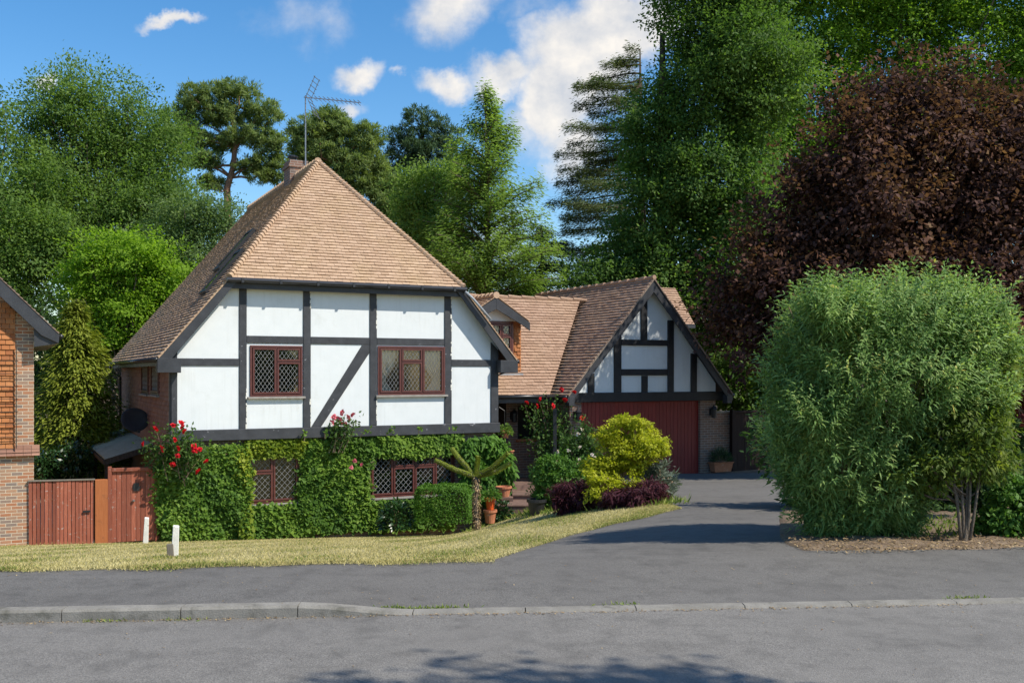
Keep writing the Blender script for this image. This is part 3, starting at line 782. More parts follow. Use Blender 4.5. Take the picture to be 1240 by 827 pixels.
# soffits / underside
us = MB(); us.add([(EL, T0, ZL - .05), (EL, TB, ZL - .05), (RS, TB, RZ - .05), (RS, TA, RZ - .05), (SE, T0, ZE - .05)], [(0,1,2,3,4)])
us.add([mir(p) for p in [(EL, T0, ZL - .05), (EL, TB, ZL - .05), (RS, TB, RZ - .05), (RS, TA, RZ - .05), (SE, T0, ZE - .05)]], [(4,3,2,1,0)])
us.add([(SE, T0, ZE - .05), (2*RS-SE, T0, ZE - .05), (RS, TA, RZ - .06)], [(0,1,2)])
us.build('roof_underside', MAT['barge'], house)
# upper front panel wall with openings
z2 = fs(300, 522)[1]
WR = fs(603, 500)[0]
def rect(px0, px1, py0, py1, t=0):
    a = fs(px0, (py0 + py1) / 2, t); b = fs(px1, (py0 + py1) / 2, t)
    c = (px0 + px1) / 2; return a[0], b[0], fs(c, py1, t)[1], fs(c, py0, t)[1]
W1 = rect(302.5, 366, 418.5, 480); W2 = rect(457, 538.5, 419.5, 478)
GT = .16
G1 = rect(296.5, 363, 548.5, 609, GT); G2 = rect(447, 550, 546.5, 600, GT)
def hole(w): return [(w[0], w[2]), (w[1], w[2]), (w[1], w[3]), (w[0], w[3])]
def slope_z(s): return RZ - PT * abs(s - RS)
outer = [(0, z2), (WR, z2), (WR, slope_z(WR) - .12), (2*RS - SE, ZE - .12), (SE, ZE - .12), (0, slope_z(0) - .12)]
MB().sheet(outer, [hole(W1), hole(W2)], lambda x, z: (x, 0, z)).build('rendered_wall', MAT['render'], house)
# ground floor front wall and side walls
bw = MB()
bw.sheet([(0, -1.2), (WR, -1.2), (WR, z2), (0, z2)], [hole(G1), hole(G2)], lambda x, z: (x, GT, z))
bw.add([(0, 0, z2 - .001), (WR, 0, z2 - .001), (WR, GT, z2 - .001), (0, GT, z2 - .001)], [(0,1,2,3)])
bw.add([(WR, GT, -1), (WR, 11.5, -1), (WR, 11.5, ZL + .4), (WR, 0.02, ZL + .4), (WR, .02, z2), (WR, GT, z2)], [(0,1,2,3,4,5)])
bw.build('brick_wall', MAT['brick'], house)
def side_px(px, py):
    """pixel -> (t, z) on the left side wall plane s = .02"""
    k = (px - 620) / F; o = P0 + U * .02
    t = (k * o.y - o.x) / (B.x - k * B.y); D = o.y + B.y * t
    return t, CZ - (py - 452) / F * D
sw = []
for (a, b, c, d) in ((172.5, 181, 441, 477), (184, 193.5, 440, 478)):
    t0, _ = side_px(b, 460); t1, _ = side_px(a, 460); sw.append((t0, t1, side_px((a+b)/2, d)[1], side_px((a+b)/2, c)[1]))
TS = side_px(147.5, 470)[0]
MB().sheet([(.02, -1.2), (TS, -1.2), (TS, ZL + .3), (.02, ZL + .3)], [[(w[0], w[2]), (w[1], w[2]), (w[1], w[3]), (w[0], w[3])] for w in sw],
           lambda t, z: (.02, t, z)).build('side_wall', MAT['brick_side'], house)
Ms = Matrix(((0, 1, 0, .02), (-1, 0, 0, 0), (0, 0, 1, 0), (0, 0, 0, 1)))   # local x -> -t, y -> +s
def hung(mb, x0, x1, z0, z1, holes, y=0.0, gauge=.115, tw=.165):
    for r in range(int((z1 - z0) / gauge)):
        zz = z0 + r * gauge; x = x0 - (tw / 2 if r % 2 else 0)
        while x < x1 - .01:
            a = max(x, x0); b = min(x + tw - .004, x1)
            if b > a + .01 and not any(b > h[0] - .02 and a < h[1] + .02 and zz + .05 > h[2] and zz < h[3] for h in holes):
                q = random.uniform(-.005, .005)
                mb.add([(a, y - .032, zz + q), (b, y - .032, zz - q), (b, y - .006, zz + gauge), (a, y - .006, zz + gauge), (a, y, zz), (b, y, zz)], [(0,1,2,3), (4,5,1,0), (1,5,2), (0,3,4)])
            x += tw
hs_ = MB(); hung(hs_, -TS, -.36, 1.95, ZL + .2, [(-w[1], -w[0], w[2], w[3]) for w in sw]); hs_.build('tile_hanging', MAT['hung_side'], house, Ms)
for w in sw:
    window(house, -w[1], -w[0], w[2], w[3], 0.0, [(0, 1, 0, 1)], M=Ms, fw=.045, dx=.2, dz=.26)
# timbers
def post(name, px0, px1, py0, py1, t=-.03):
    a, b, c, d = rect(px0, px1, py0, py1); return MB().box(a, b, t, .02, c, d).build(name, MAT['timber'], house, bevel=.008)
z2b = fs(300, 531)[1]
MB().box(-.03, WR + .04, -.06, .05, z2b - .03, z2 + .06).build('bressumer_beam', MAT['timber'], house, bevel=.012)
zm0, zm1 = fs(420, 417)[1], fs(420, 408.5)[1]
P_ = []
for px0, px1 in ((289.5, 298.5), (367, 376), (447.5, 456), (538, 546.5)):
    a, _ = fs(px0, 440); b, _ = fs(px1, 440); P_.append((a, b))
    MB().box(a, b, -.032, .02, z2 + .061, ZE - .16).build('timber_post', MAT['timber'], house, bevel=.008)
for i in range(3):
    MB().box(P_[i][1] + .002, P_[i+1][0] - .002, -.028, .02, zm0, zm1).build('timber_rail', MAT['timber'], house, bevel=.008)
a = fs(205.5, 480)[0]; b = fs(214.5, 480)[0]
MB().prism([(0, -.034, z2 + .061), (b, -.034, z2 + .061), (b, -.034, slope_z(b) - .3), (0, -.034, slope_z(0) - .3)], (0, .054, 0)).build('corner_post', MAT['timber'], house, bevel=.008)
lc = b
a = fs(594, 480)[0]; rc_ = a
MB().prism([(a, -.034, z2 + .061), (WR, -.034, z2 + .061), (WR, -.034, slope_z(WR) - .25), (a, -.034, slope_z(a) - .3)], (0, .054, 0)).build('corner_post', MAT['timber'], house, bevel=.008)
zr0, zr1 = fs(250, 443)[1], fs(250, 434)[1]
MB().box(lc + .002, P_[0][0] - .002, -.028, .02, zr0, zr1).build('timber_rail', MAT['timber'], house, bevel=.008)
zr0, zr1 = fs(570, 443.5)[1], fs(570, 435.5)[1]
MB().box(P_[3][1] + .002, rc_ - .002, -.028, .02, zr0, zr1).build('timber_rail', MAT['timber'], house, bevel=.008)
pp = MB()
for px0, y0, y1 in ((298.6, 488, 523), (298.6, 470, 480), (376.1, 483, 520), (456.1, 480, 520), (456.1, 356, 405), (546.6, 358, 430), (546.6, 447, 470), (376.2, 352, 372)):
    y = y0
    while y < y1:
        h = random.uniform(2, 7); a = fs(px0 - random.uniform(.5, 1.7), y); b = fs(px0 + .1, y + h)
        if random.random() < .75: pp.box(a[0], b[0], -.0355, -.0325, b[1], a[1])
        y += h + random.uniform(.3, 3)
tag(pp.build('peeled_paint', MAT['whitepost'], house), kind='stuff')
# diagonal brace
a = fs(371, 522); b = fs(384, 522); c = fs(450, 417); d = fs(441, 417)
MB().prism([(a[0] + .12, -.024, z2 + .062), (b[0] + .1, -.024, z2 + .062), (P_[2][0] - .003, -.024, fs(447, 427)[1]), (P_[2][0] - .003, -.024, zm0 - .004), (fs(438.5, 420)[0], -.024, zm0 - .004)], (0, .04, 0)).build('timber_brace', MAT['timber'], house, bevel=.006)
# corner return timbers on the side
MB().box(-.03, .018, .0, .02 + .13, z2 + .061, slope_z(0) - .3).build('corner_post', MAT['timber'], house, bevel=.006)
ps = MB(); ps.box(-.012, .018, .2, .34, 2.0, 3.1).box(-.012, .018, .2, .34, 3.3, 4.15); ps.build('side_panel', MAT['sill'], house, bevel=.006)
# bargeboards, fascia, gutters
def barge(sgn):
    q = lambda s: s if sgn > 0 else 2 * RS - s
    nx, nz_ = PT / math.hypot(1, PT), -1 / math.hypot(1, PT)      # below the slope
    def P(s, off): return (q(s + nx * off * .0), T0 - .0, slope_z(s) - off * math.hypot(1, PT))
    m = MB(); m.prism([P(EL - .02, .02), P(SE + .05, .02), P(SE + .25, .2), P(EL + .1, .25), P(EL - .02, .22)], (0, .045, 0))
    return m.build('bargeboard', MAT['barge'], house, bevel=.006)
for sg in (1, -1):
    barge(sg)
    q = (lambda s: s) if sg > 0 else (lambda s: 2 * RS - s)
    x0, x1 = sorted((q(EL - .03), q(.18)))
    MB().box(x0, x1, T0 - .012, -.036, ZL - .36, ZL - .02).build('bargeboard_foot', MAT['barge'], house, bevel=.008)
    # side fascia and gutter
    xa = q(EL); m = MB(); m.box(min(xa, xa + .03), max(xa, xa + .03), -.02, TB, ZL - .2, ZL - .03); m.build('fascia', MAT['barge'], house)
    xs_ = q(EL - .05); MB().tube([(xs_, T0 + .02, ZL - .05), (xs_, TB, ZL - .05)], .055, 8).build('gutter', MAT['gutter'], house, smooth=True)
    vm_ = MB()
    for k in range(26):
        s0 = EL + (SE - EL) * k / 26; s1 = EL + (SE - EL) * (k + 1.1) / 26
        vm_.prism([(q(s0), T0 - .02, slope_z(s0) + .012), (q(s1), T0 - .02, slope_z(s1) + .0), (q(s1), T0 - .02, slope_z(s1) - .03), (q(s0), T0 - .02, slope_z(s0) - .03)], (0, .08, 0))
    vm_.build('verge_tiles', MAT['tiles'], house)
MB().box(SE + .02, 2*RS - SE - .02, T0 + .06, T0 + .1, ZE - .24, ZE - .03).build('fascia', MAT['barge'], house)
MB().add([(SE, T0 + .09, ZE - .2), (2*RS-SE, T0 + .09, ZE - .2), (2*RS-SE, .01, ZE - .2), (SE, .01, ZE - .2)], [(0,1,2,3)]).build('soffit', MAT['barge'], house)
gm = MB(); gm.tube([(SE - .06, T0 - .06, ZE - .04), (2*RS - SE + .06, T0 - .06, ZE - .04)], .06, 10)
for k in range(7): x = SE + .3 + k * (2*(RS-SE) - .6) / 6; gm.box(x - .03, x + .03, T0 - .128, T0 + .06, ZE - .11, ZE - .0)
gm.build('gutter', MAT['gutter'], house)
gs = MB(); x = 2*RS - SE; gs.tube([(x + .02, T0 - .07, ZE - .1), (x + .25, T0 - .1, ZE - .3), (x + .75, T0 - .12, slope_z(x + .75) + .06)], .035, 7); gs.build('downpipe', MAT['leadsheet'], house, smooth=True)
dp = MB(); dp.tube([(EL - .05, TB - .5, ZL - .08), (EL - .02, TB - .4, ZL - .3), (-.05, TB - .45, ZL - .5), (-.05, TB - .45, 0)], .04, 8); dp.build('downpipe', MAT['gutter'], house, smooth=True)
dp = MB(); dp.tube([(2*RS - EL + .03, T0 + .12, ZL - .08), (2*RS - EL - .1, T0 + .3, ZL - .3), (WR + .06, .25, ZL - .45), (WR + .06, .3, 0)], .035, 8); dp.build('downpipe', MAT['gutter'], house, smooth=True)
# front windows
window(house, *W1, 0.0, [(0, .5, 0, 1), (.5, 1, 0, .7), (.5, 1, .7, 1)])
window(house, *W2, 0.0, [(0, .335, 0, 1), (.335, .665, 0, .7), (.335, .665, .7, 1), (.665, 1, 0, 1)], curtains=((.03, .3, -1), (.68, .97, 1)))
window(house, *G1, GT, [(0, .5, 0, .64), (0, .5, .64, 1), (.5, 1, 0, 1)], dx=.14, dz=.15)
g2 = window(house, *G2, GT, [(0, .26, 0, 1), (.26, .52, 0, .68), (.26, .52, .68, 1), (.52, .77, 0, .68), (.52, .77, .68, 1), (.77, 1, 0, 1)], dx=.14, dz=.15)
# skylights in the left slope
for (ta, tb, sa, sb) in ((1.2, 2.1, 1.05, 2.0), (2.9, 3.8, 1.7, 2.65)):
    m = MB(); nv = Vector((-PT, 0, 1)).normalized(); e = Vector((1, 0, PT)).normalized()
    def S(s, t, h): return Vector((s, t, slope_z(s))) + nv * h
    for (a0, a1, b0, b1) in ((sa, sb, ta, ta + .07), (sa, sb, tb - .07, tb), (sa, sa + .06, ta + .07, tb - .07), (sb - .06, sb, ta + .07, tb - .07)):
        vs = [S(s, t, h) for h in (.0, .11) for s, t in ((a0, b0), (a1, b0), (a1, b1), (a0, b1))]
        m.add(vs, [(0,1,2,3)[::-1], (4,5,6,7), (0,1,5,4), (1,2,6,5), (2,3,7,6), (3,0,4,7)])
    sk = m.build('skylight', MAT['black'], house)
    MB().add([S(sa + .05, ta + .06, .09), S(sb - .05, ta + .06, .09), S(sb - .05, tb - .06, .09), S(sa + .05, tb - .06, .09)], [(0,1,2,3)]).build('pane', MAT['glass'], sk)
    MB().add([S(sa + .05, ta + .06, .05), S(sb - .05, ta + .06, .05), S(sb - .05, tb - .06, .05), S(sa + .05, tb - .06, .05)], [(0,1,2,3)]).build('blind', MAT['room'], sk)
# chimney
ch = MB(); c0, c1 = 5.2, 5.95; cs0, cs1 = RS - .2, RS + .36; ct = 10.45
ch.box(cs0, cs1, c0, c1, 9.0, ct - .22); ch.box(cs0 - .04, cs1 + .04, c0 - .04, c1 + .04, ct - .22, ct - .12); ch.box(cs0 - .0, cs1 + .0, c0 - .0, c1 + .0, ct - .12, ct)
cho = ch.build('chimney', MAT['brick'], house)
MB().lathe([(.1, 0), (.11, .12), (.17, .13), (.17, .17), (.09, .2)], 12, ((cs0+cs1)/2 - .1, (c0+c1)/2, ct)).build('chimney_pot', MAT['black'], cho)
# ---- link roof, dormer and porch (part of the house)
LE_T, LE_Z = .38, 3.38; LR_T, LR_Z = 2.85, 6.33
GS0 = 13.3                               # garage ridge s
GRZ = 6.8
k = (LR_Z - LE_Z) / (LR_T - LE_T)
lr = MB(); s_vb = GS0 - (GRZ - LE_Z) / PT; s_vt = GS0 - (GRZ - LR_Z) / PT
tile_slope(lr, [(WR - 1.3, LE_T, LE_Z), (s_vb, LE_T, LE_Z), (s_vt, LR_T, LR_Z), (WR - 1.3, LR_T, LR_Z)])
lro = lr.build('link_roof', MAT['tiles_g'], house)
hm = MB(); hip_tiles(hm, (WR - 1.5, LR_T, LR_Z), (s_vt + .2, LR_T, LR_Z), .065, .45); hm.build('ridge_tiles', MAT['tiles_g'], lro)
bk = MB(); bk.add([(WR - 1.5, LR_T, LR_Z - .02), (s_vt + .2, LR_T, LR_Z - .02), (s_vt + .2, LR_T + 2.5, LR_Z - 3), (WR - 1.5, LR_T + 2.5, LR_Z - 3)], [(0,1,2,3)]); bk.build('back_slope', MAT['tiles_g'], house)
MB().box(WR + .02, s_vb + .35, LE_T - .02, LE_T + .02, LE_Z - .2, LE_Z - .02).build('fascia', MAT['barge'], house)
MB().tube([(WR + .02, LE_T - .08, LE_Z - .04), (s_vb + .3, LE_T - .08, LE_Z - .04)], .055, 8).build('gutter', MAT['gutter'], house, smooth=True)
MB().box(WR + .01, 10.9, LE_T, 1.6, LE_Z - .22, LE_Z - .19).build('porch_soffit', MAT['barge'], house)
# dormer
DT = .92; da = fs(601, 359, DT - .3); dr = fs(641, 389, DT - .3); ds = da[0]; dz_ = da[1]
hw = dr[0] - ds; pe = (da[1] - dr[1]) / hw
zc = dr[1] + .05
dm = MB()
for sg in (1, -1):
    def dq(s, t, z): return (ds + sg * s, t, z)
    tile_slope(dm, [dq(hw, DT - .32, dz_ - pe*hw), dq(hw, 3.0, dz_ - pe*hw), dq(0, 3.0, dz_), dq(0, DT - .32, dz_)])
dmo = dm.build('dormer_roof', MAT['tiles'], house)
hm = MB(); hip_tiles(hm, (ds, DT - .32, dz_), (ds, 3.0, dz_), .1, .25); hm.build('ridge_tiles', MAT['tiles'], dmo)
for sg in (1, -1):
    def dq(s, off): return (ds + sg * s, DT - .31, dz_ - pe * s - off)
    MB().prism([dq(0, .03), dq(hw + .02, .03), dq(hw + .02, .26), dq(hw - .22, .26), dq(0, .36)], (0, .04, 0)).build('dormer_bargeboard', MAT['barge'], house, bevel=.005)
wz0 = fs(610, 431, DT)[1]; wz1 = fs(610, 389, DT)[1]; ws0 = fs(592, 410, DT)[0]; ws1 = fs(621, 410, DT)[0]; dse = fs(630.5, 420, DT)[0]
dzb = LE_Z + k * (DT - LE_T) - .05
MB().add([(2*ds - dse, DT, wz1), (dse, DT, wz1), (ds + .02, DT, dz_ - .1), (ds - .02, DT, dz_ - .1)], [(0,1,2,3)]).build('dormer_gable', MAT['render'], house)
th_ = MB(); 
tile_poly = [(2*ds - dse, DT, dzb), (dse, DT, dzb), (dse, DT, wz1), (2*ds - dse, DT, wz1)]
th_.sheet([(2*ds-dse, dzb), (dse, dzb), (dse, wz1), (2*ds-dse, wz1)], [[(ws0, wz0), (ws1, wz0), (ws1, wz1 - .01), (ws0, wz1 - .01)]], lambda x, z: (x, DT, z))
for r in range(int((wz1 - dzb) / .11)):
    z0 = dzb + r * .11; x = 2*ds - dse - (.08 if r % 2 else 0)
    while x < dse - .02:
        x0 = max(x, 2*ds-dse); x1 = min(x + .16, dse)
        if not (x1 > ws0 and x0 < ws1 and z0 + .06 > wz0):
            th_.add([(x0+.002, DT - .03, z0), (x1-.002, DT - .03, z0 + random.uniform(-.006,.006)), (x1-.002, DT - .006, z0 + .115), (x0+.002, DT - .006, z0 + .115), (x0+.002, DT, z0), (x1-.002, DT, z0)], [(0,1,2,3), (4,5,1,0), (1,5,2), (0,3,4)])
        x += .165
for sg in (1, -1):
    xx = ds + sg * (dse - ds); th_.add([(xx, DT, dzb), (xx, 3.0, dzb + k*2.0), (xx, 3.0, wz1), (xx, DT, wz1)], [(0,1,2,3)])
th_.build('tile_hanging', MAT['tile_hung'], house)
window(house, ws0, ws1, wz0, wz1 - .02, DT - .01, [(0, .5, 0, .6), (0, .5, .6, 1), (.5, 1, 0, .6), (.5, 1, .6, 1)], dx=.11, dz=.14, sill=False, fw=.06)
MB().box(2*ds - dse, dse + .03, DT - .1, DT - .036, dzb - .03, dzb + .02).build('flashing', MAT['leadsheet'], house)
# porch: front wall with an opening, dark recess, garage side wall belongs to the garage
PTt = 1.45; pz0 = .55
pa = fs(613, 540, PTt)[0]; po0 = fs(627, 510, PTt)[0]; po1 = fs(657, 510, PTt)[0]; oz0 = fs(640, 531, PTt)[1]
MB().sheet([(pa, 0), (11.2, 0), (11.2, LE_Z - .2), (pa, LE_Z - .2)], [[(po0, oz0), (po1, oz0), (po1, LE_Z - .32), (po0, LE_Z - .32)]], lambda x, z: (x, PTt, z)).build('porch_wall', MAT['brick'], house)
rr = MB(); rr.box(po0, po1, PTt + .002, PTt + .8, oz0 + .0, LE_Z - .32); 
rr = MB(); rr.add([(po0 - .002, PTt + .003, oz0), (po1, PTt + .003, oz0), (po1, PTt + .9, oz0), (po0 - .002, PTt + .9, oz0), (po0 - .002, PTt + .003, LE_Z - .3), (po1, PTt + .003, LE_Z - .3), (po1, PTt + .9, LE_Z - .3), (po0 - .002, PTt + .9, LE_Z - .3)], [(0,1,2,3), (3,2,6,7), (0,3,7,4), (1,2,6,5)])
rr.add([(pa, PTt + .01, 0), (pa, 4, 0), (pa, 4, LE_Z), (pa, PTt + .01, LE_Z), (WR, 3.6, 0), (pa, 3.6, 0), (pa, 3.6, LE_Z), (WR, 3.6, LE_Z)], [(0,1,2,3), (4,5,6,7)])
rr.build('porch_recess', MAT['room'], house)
MB().box(po0 - .06, po1 + .04, PTt - .07, PTt + .06, oz0 - .07, oz0 - .002).build('porch_ledge', MAT['terracotta'], house, bevel=.006)
MB().box(WR + .01, 10.72, -.1, 3.6, .2, .93).build('porch_floor', MAT['step'], house)

# wall lanterns
def lantern(s, t, z, label, rz=TH):
    o = empty('wall_lantern', W(s, t, z), label, 'wall lamp', rz, 'black lanterns on the porch and garage brickwork')
    m = MB(); m.box(-.07, .07, -.03, 0, -.12, .1).bar((0, -.02, .05), (0, -.12, .08), .03, .03); m.build('bracket', MAT['black'], o)
    MB().lathe([(.02, -.2), (.075, -.18), (.095, .06), (.12, .075), (.03, .16), (.015, .2)], 8, (0, -.14, 0)).build('lamp_housing', MAT['black'], o)
    return o

# ================================================================== GARAGE
garage = empty('attached_garage', W(GS0, 0, .9), 'attached garage with red boarded door under a black and white timbered gable', 'garage', TH)
def q3(p): return (p[0] - GS0, p[1], p[2] - .9)
def gfs(px, py, t=0): a = fs(px, py, t); return a[0] - GS0, a[1] - .9
gx0 = gfs(690, 520)[0]; gx1 = gfs(866.5, 520)[0]
el = gfs(688, 478, -.3)[0]; er = gfs(886.5, 478, -.3)[0]; ghw = (er - el) / 2; gmid = (er + el) / 2
apz = gfs(785, 337, -.3)[1]; GP_ = (apz - (3.38 - .9)) / ghw
def gz_(x): return apz - GP_ * abs(x - gmid)
gr = MB(); GBK = 7.0
tile_slope(gr, [(gmid - ghw, GBK, gz_(gmid - ghw)), (gmid - ghw, -.32, gz_(gmid - ghw)), (gmid, -.32, apz), (gmid, GBK, apz)])
tile_slope(gr, [(gmid + ghw, GBK, gz_(gmid - ghw)), (gmid + ghw, -.32, gz_(gmid - ghw)), (gmid, -.32, apz), (gmid, GBK, apz)], tw=.3)
gro = gr.build('roof', MAT['tiles_g'], garage)
hm = MB(); hip_tiles(hm, (gmid, -.34, apz), (gmid, GBK, apz), .07, .45); hm.build('ridge_tiles', MAT['tiles_g'], gro)
MB().add([(gmid - ghw, GBK - .1, gz_(gmid-ghw) - .04), (gmid - ghw, -.3, gz_(gmid-ghw) - .04), (gmid, -.3, apz - .04), (gmid, GBK - .1, apz - .04), (gmid + ghw, -.3, gz_(gmid-ghw) - .04), (gmid + ghw, GBK - .1, gz_(gmid-ghw) - .04)], [(0,1,2,3), (3,2,4,5)]).build('roof_underside', MAT['barge'], garage)
MB().add([(gmid - ghw, GBK, gz_(gmid-ghw)), (gmid + ghw, GBK, gz_(gmid-ghw)), (gmid, GBK, apz)], [(0,1,2)]).build('back_gable', MAT['render'], garage)
zb0 = gfs(776, 486)[1]; zb1 = gfs(776, 476)[1]
MB().sheet([(gx0, zb0), (gx1, zb0), (gx1, gz_(gx1) - .15), (gmid, apz - .1), (gx0, gz_(gx0) - .15)], [], lambda x, z: (x, 0, z)).build('rendered_gable', MAT['render'], garage)
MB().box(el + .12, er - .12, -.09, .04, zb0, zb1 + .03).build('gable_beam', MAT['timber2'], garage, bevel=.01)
dx0 = gfs(704, 530)[0]; dx1 = gfs(848, 530)[0]
ft = .07
pm = MB()
pm.box(gx0, dx0, 0, .3, -.6, zb0 - .002); pm.box(dx1, gx1, 0, .3, -.6, zb0 - .002)
pm.add([(gx0 + .001, .3, -1), (gx0 + .001, GBK, -1), (gx0 + .001, GBK, gz_(gx0) - .1), (gx0 + .001, .3, gz_(gx0) - .1)], [(0,1,2,3)])
pm.add([(gx1 - .001, .3, -1), (gx1 - .001, GBK, -1), (gx1 - .001, GBK, gz_(gx1) - .1), (gx1 - .001, .3, gz_(gx1) - .1)], [(0,1,2,3)])
pm.build('brick_pier_wall', MAT['brick'], garage)
gd = MB(); nb = 32; dz0 = gfs(848, 574)[1] + .0
for i in range(nb):
    a = dx0 + (dx1 - dx0) * i / nb; b = dx0 + (dx1 - dx0) * (i + 1) / nb
    gd.box(a + .004, b - .004, .09 + random.uniform(0, .003), .12, dz0, zb0 - .005)
gd.box(dx0, dx1, .1, .13, dz0, zb0 - .006)
gdo = gd.build('garage_door', MAT['reddoor'], garage, bevel=.003)
MB().box((dx0+dx1)/2 - .05, (dx0+dx1)/2 + .05, .05, .09, dz0 + .95, dz0 + .98).build('door_handle', MAT['black'], gdo)
MB().box(dx0, dx1, -.05, .2, dz0 - .35, dz0 - .006).build('threshold', MAT['kerb'], garage, bevel=.01)
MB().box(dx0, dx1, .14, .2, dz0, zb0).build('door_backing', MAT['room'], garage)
def gpost(name, px0, px1, py0, py1, d=-.05):
    a = gfs(px0, (py0+py1)/2); b = gfs(px1, (py0+py1)/2); c = (px0+px1)/2
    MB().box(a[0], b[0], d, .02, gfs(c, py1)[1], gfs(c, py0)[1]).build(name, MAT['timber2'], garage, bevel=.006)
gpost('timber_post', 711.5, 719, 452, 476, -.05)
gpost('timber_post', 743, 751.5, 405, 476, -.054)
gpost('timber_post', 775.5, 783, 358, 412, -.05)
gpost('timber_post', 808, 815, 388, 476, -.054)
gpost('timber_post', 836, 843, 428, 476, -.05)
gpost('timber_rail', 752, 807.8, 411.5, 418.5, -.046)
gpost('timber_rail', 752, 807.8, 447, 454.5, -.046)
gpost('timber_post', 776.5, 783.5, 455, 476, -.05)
for sg in (1, -1):
    def bq(x, off): return (gmid + sg * x, -.31, apz - GP_ * x - off)
    MB().prism([bq(0, .03), bq(ghw + .02, .03), bq(ghw + .02, .2), bq(ghw - .2, .33), bq(0, .4)], (0, .045, 0)).build('bargeboard', MAT['barge'], garage, bevel=.006)
    vm_ = MB()
    for kk in range(34):
        x0 = ghw * kk / 34; x1 = ghw * (kk + 1) / 34
        vm_.prism([(gmid + sg*x0, -.345, gz_(gmid+x0) + .0), (gmid + sg*x1, -.345, gz_(gmid+x1) + .02), (gmid + sg*x1, -.345, gz_(gmid+x1) - .035), (gmid + sg*x0, -.345, gz_(gmid+x0) - .035)], (0, .09, 0))
    vm_.build('verge_tiles', MAT['tiles_n'], garage)
    xx = gmid + sg * (ghw - .02)
    MB().box(min(xx, xx - sg*.18), max(xx, xx - sg*.18), -.32, -.1, gz_(gmid+ghw) - .3, gz_(gmid+ghw) - .03).build('bargeboard_foot', MAT['barge'], garage, bevel=.006)
    xg = gmid + sg * (ghw + .06); MB().tube([(xg, -.3, gz_(gmid+ghw) - .05), (xg, (.2 if sg < 0 else GBK), gz_(gmid+ghw) - .05)], .05, 8).build('gutter', MAT['gutter'], garage, smooth=True)
# rear wing of the garage roof
rw = MB(); r0 = 15.0 - GS0; r1 = 18.2 - GS0; rz = 7.08 - .9
tile_slope(rw, [(r0, 3.85, rz - 1.19*1.15), (r1, 3.85, rz - 1.19*1.15), (r1, 5.0, rz), (r0, 5.0, rz)])
rwo = rw.build('rear_roof', MAT['tiles_g'], garage)
m = MB(); m.box(r0, r1 - .15, 4.0, 8.0, -1.5, rz - 1.4); m.add([(r0, 5, rz - .02), (r1, 5, rz - .02), (r1, 8, rz - 2.5), (r0, 8, rz - 2.5)], [(0,1,2,3)]); m.add([(r1 - .1, 3.9, rz - 1.4), (r1 - .1, 8, rz - 2.5), (r1 - .1, 5, rz - .05)], [(0,1,2)])
m.build('rear_wall', MAT['brick'], garage)
MB().box(r0, r1, 3.8, 3.85, rz - 1.19*1.15 - .12, rz - 1.19*1.15).build('rear_fascia', MAT['barge'], garage)

lantern(fs(620, 505, PTt)[0], PTt - .002, fs(620, 503, PTt)[1], 'black lantern on porch brickwork beside the dark opening')
lantern(fs(697, 500)[0], -.002, fs(697, 502)[1], 'black lantern on brick pier left of the red garage door')
lantern(fs(861, 498)[0], -.002, fs(861, 498)[1], 'black lantern on brick pier right of the red garage door')

#PART2
# ================================================================== NEIGHBOUR HOUSE
NC = at(41, 600, 22.3); NC.z = 0
nb_ = empty('neighbour_house', NC, 'orange brick and tile hung house cut off by the picture edge beside the red fence', 'house', TH)
def nfs(px, py, t=0.0):
    k = (px - 620) / F; o = NC + B * t; s = (k * o.y - o.x) / (U.x - k * U.y); return s, CZ - (py - 452) / F * (o.y + s * U.y)
e0 = nfs(71, 404, -.35); e1 = nfs(0, 337, -.35); pn = (e1[1] - e0[1]) / (e0[0] - e1[0])
SL = -3.2
def nzs(x): return e0[1] + pn * (e0[0] - x)
MB().sheet([(SL, -1), (0, -1), (0, nzs(0) - .12), (SL, nzs(SL) - .12)], [], lambda x, z: (x, 0, z)).build('brick_wall', MAT['brick_n'], nb_)
MB().add([(-.002, 0, -1), (-.002, 7, -1), (-.002, 7, nzs(0) - .12), (-.002, 0, nzs(0) - .12)], [(0,1,2,3)]).build('side_wall', MAT['brick_n'], nb_)
m = MB(); tile_slope(m, [(e0[0], 7, e0[1]), (e0[0], -.37, e0[1]), (SL, -.37, nzs(SL)), (SL, 7, nzs(SL))], tw=.3); m.build('roof', MAT['tiles_n'], nb_)
MB().prism([(e0[0] + .02, -.36, e0[1] - .03), (SL, -.36, nzs(SL) - .03), (SL, -.36, nzs(SL) - .38), (e0[0] - .35, -.36, nzs(e0[0] - .35) - .4), (e0[0] - .0, -.36, e0[1] - .22)], (0, .05, 0)).build('bargeboard', MAT['barge'], nb_, bevel=.006)
MB().add([(e0[0], -.3, e0[1] - .22), (e0[0], 7, e0[1] - .22), (0, 7, e0[1] - .28), (0, -.3, e0[1] - .28)], [(0,1,2,3)]).build('soffit', MAT['moss'], nb_)
MB().prism([(e0[0] - .02, -.3, e0[1] - .05), (0.0, -.3, nzs(0) - .2), (0, -.3, e0[1] - .3), (e0[0] - .02, -.3, e0[1] - .22)], (0, .25, 0)).build('bargeboard_foot', MAT['barge'], nb_)
MB().tube([(e0[0] + .05, -.3, e0[1] - .06), (e0[0] + .05, 7, e0[1] - .06)], .055, 8).build('gutter', MAT['gutter'], nb_, smooth=True)
bz = nfs(20, 545)[1]; tx = nfs(18.5, 450)[0]
m = MB()
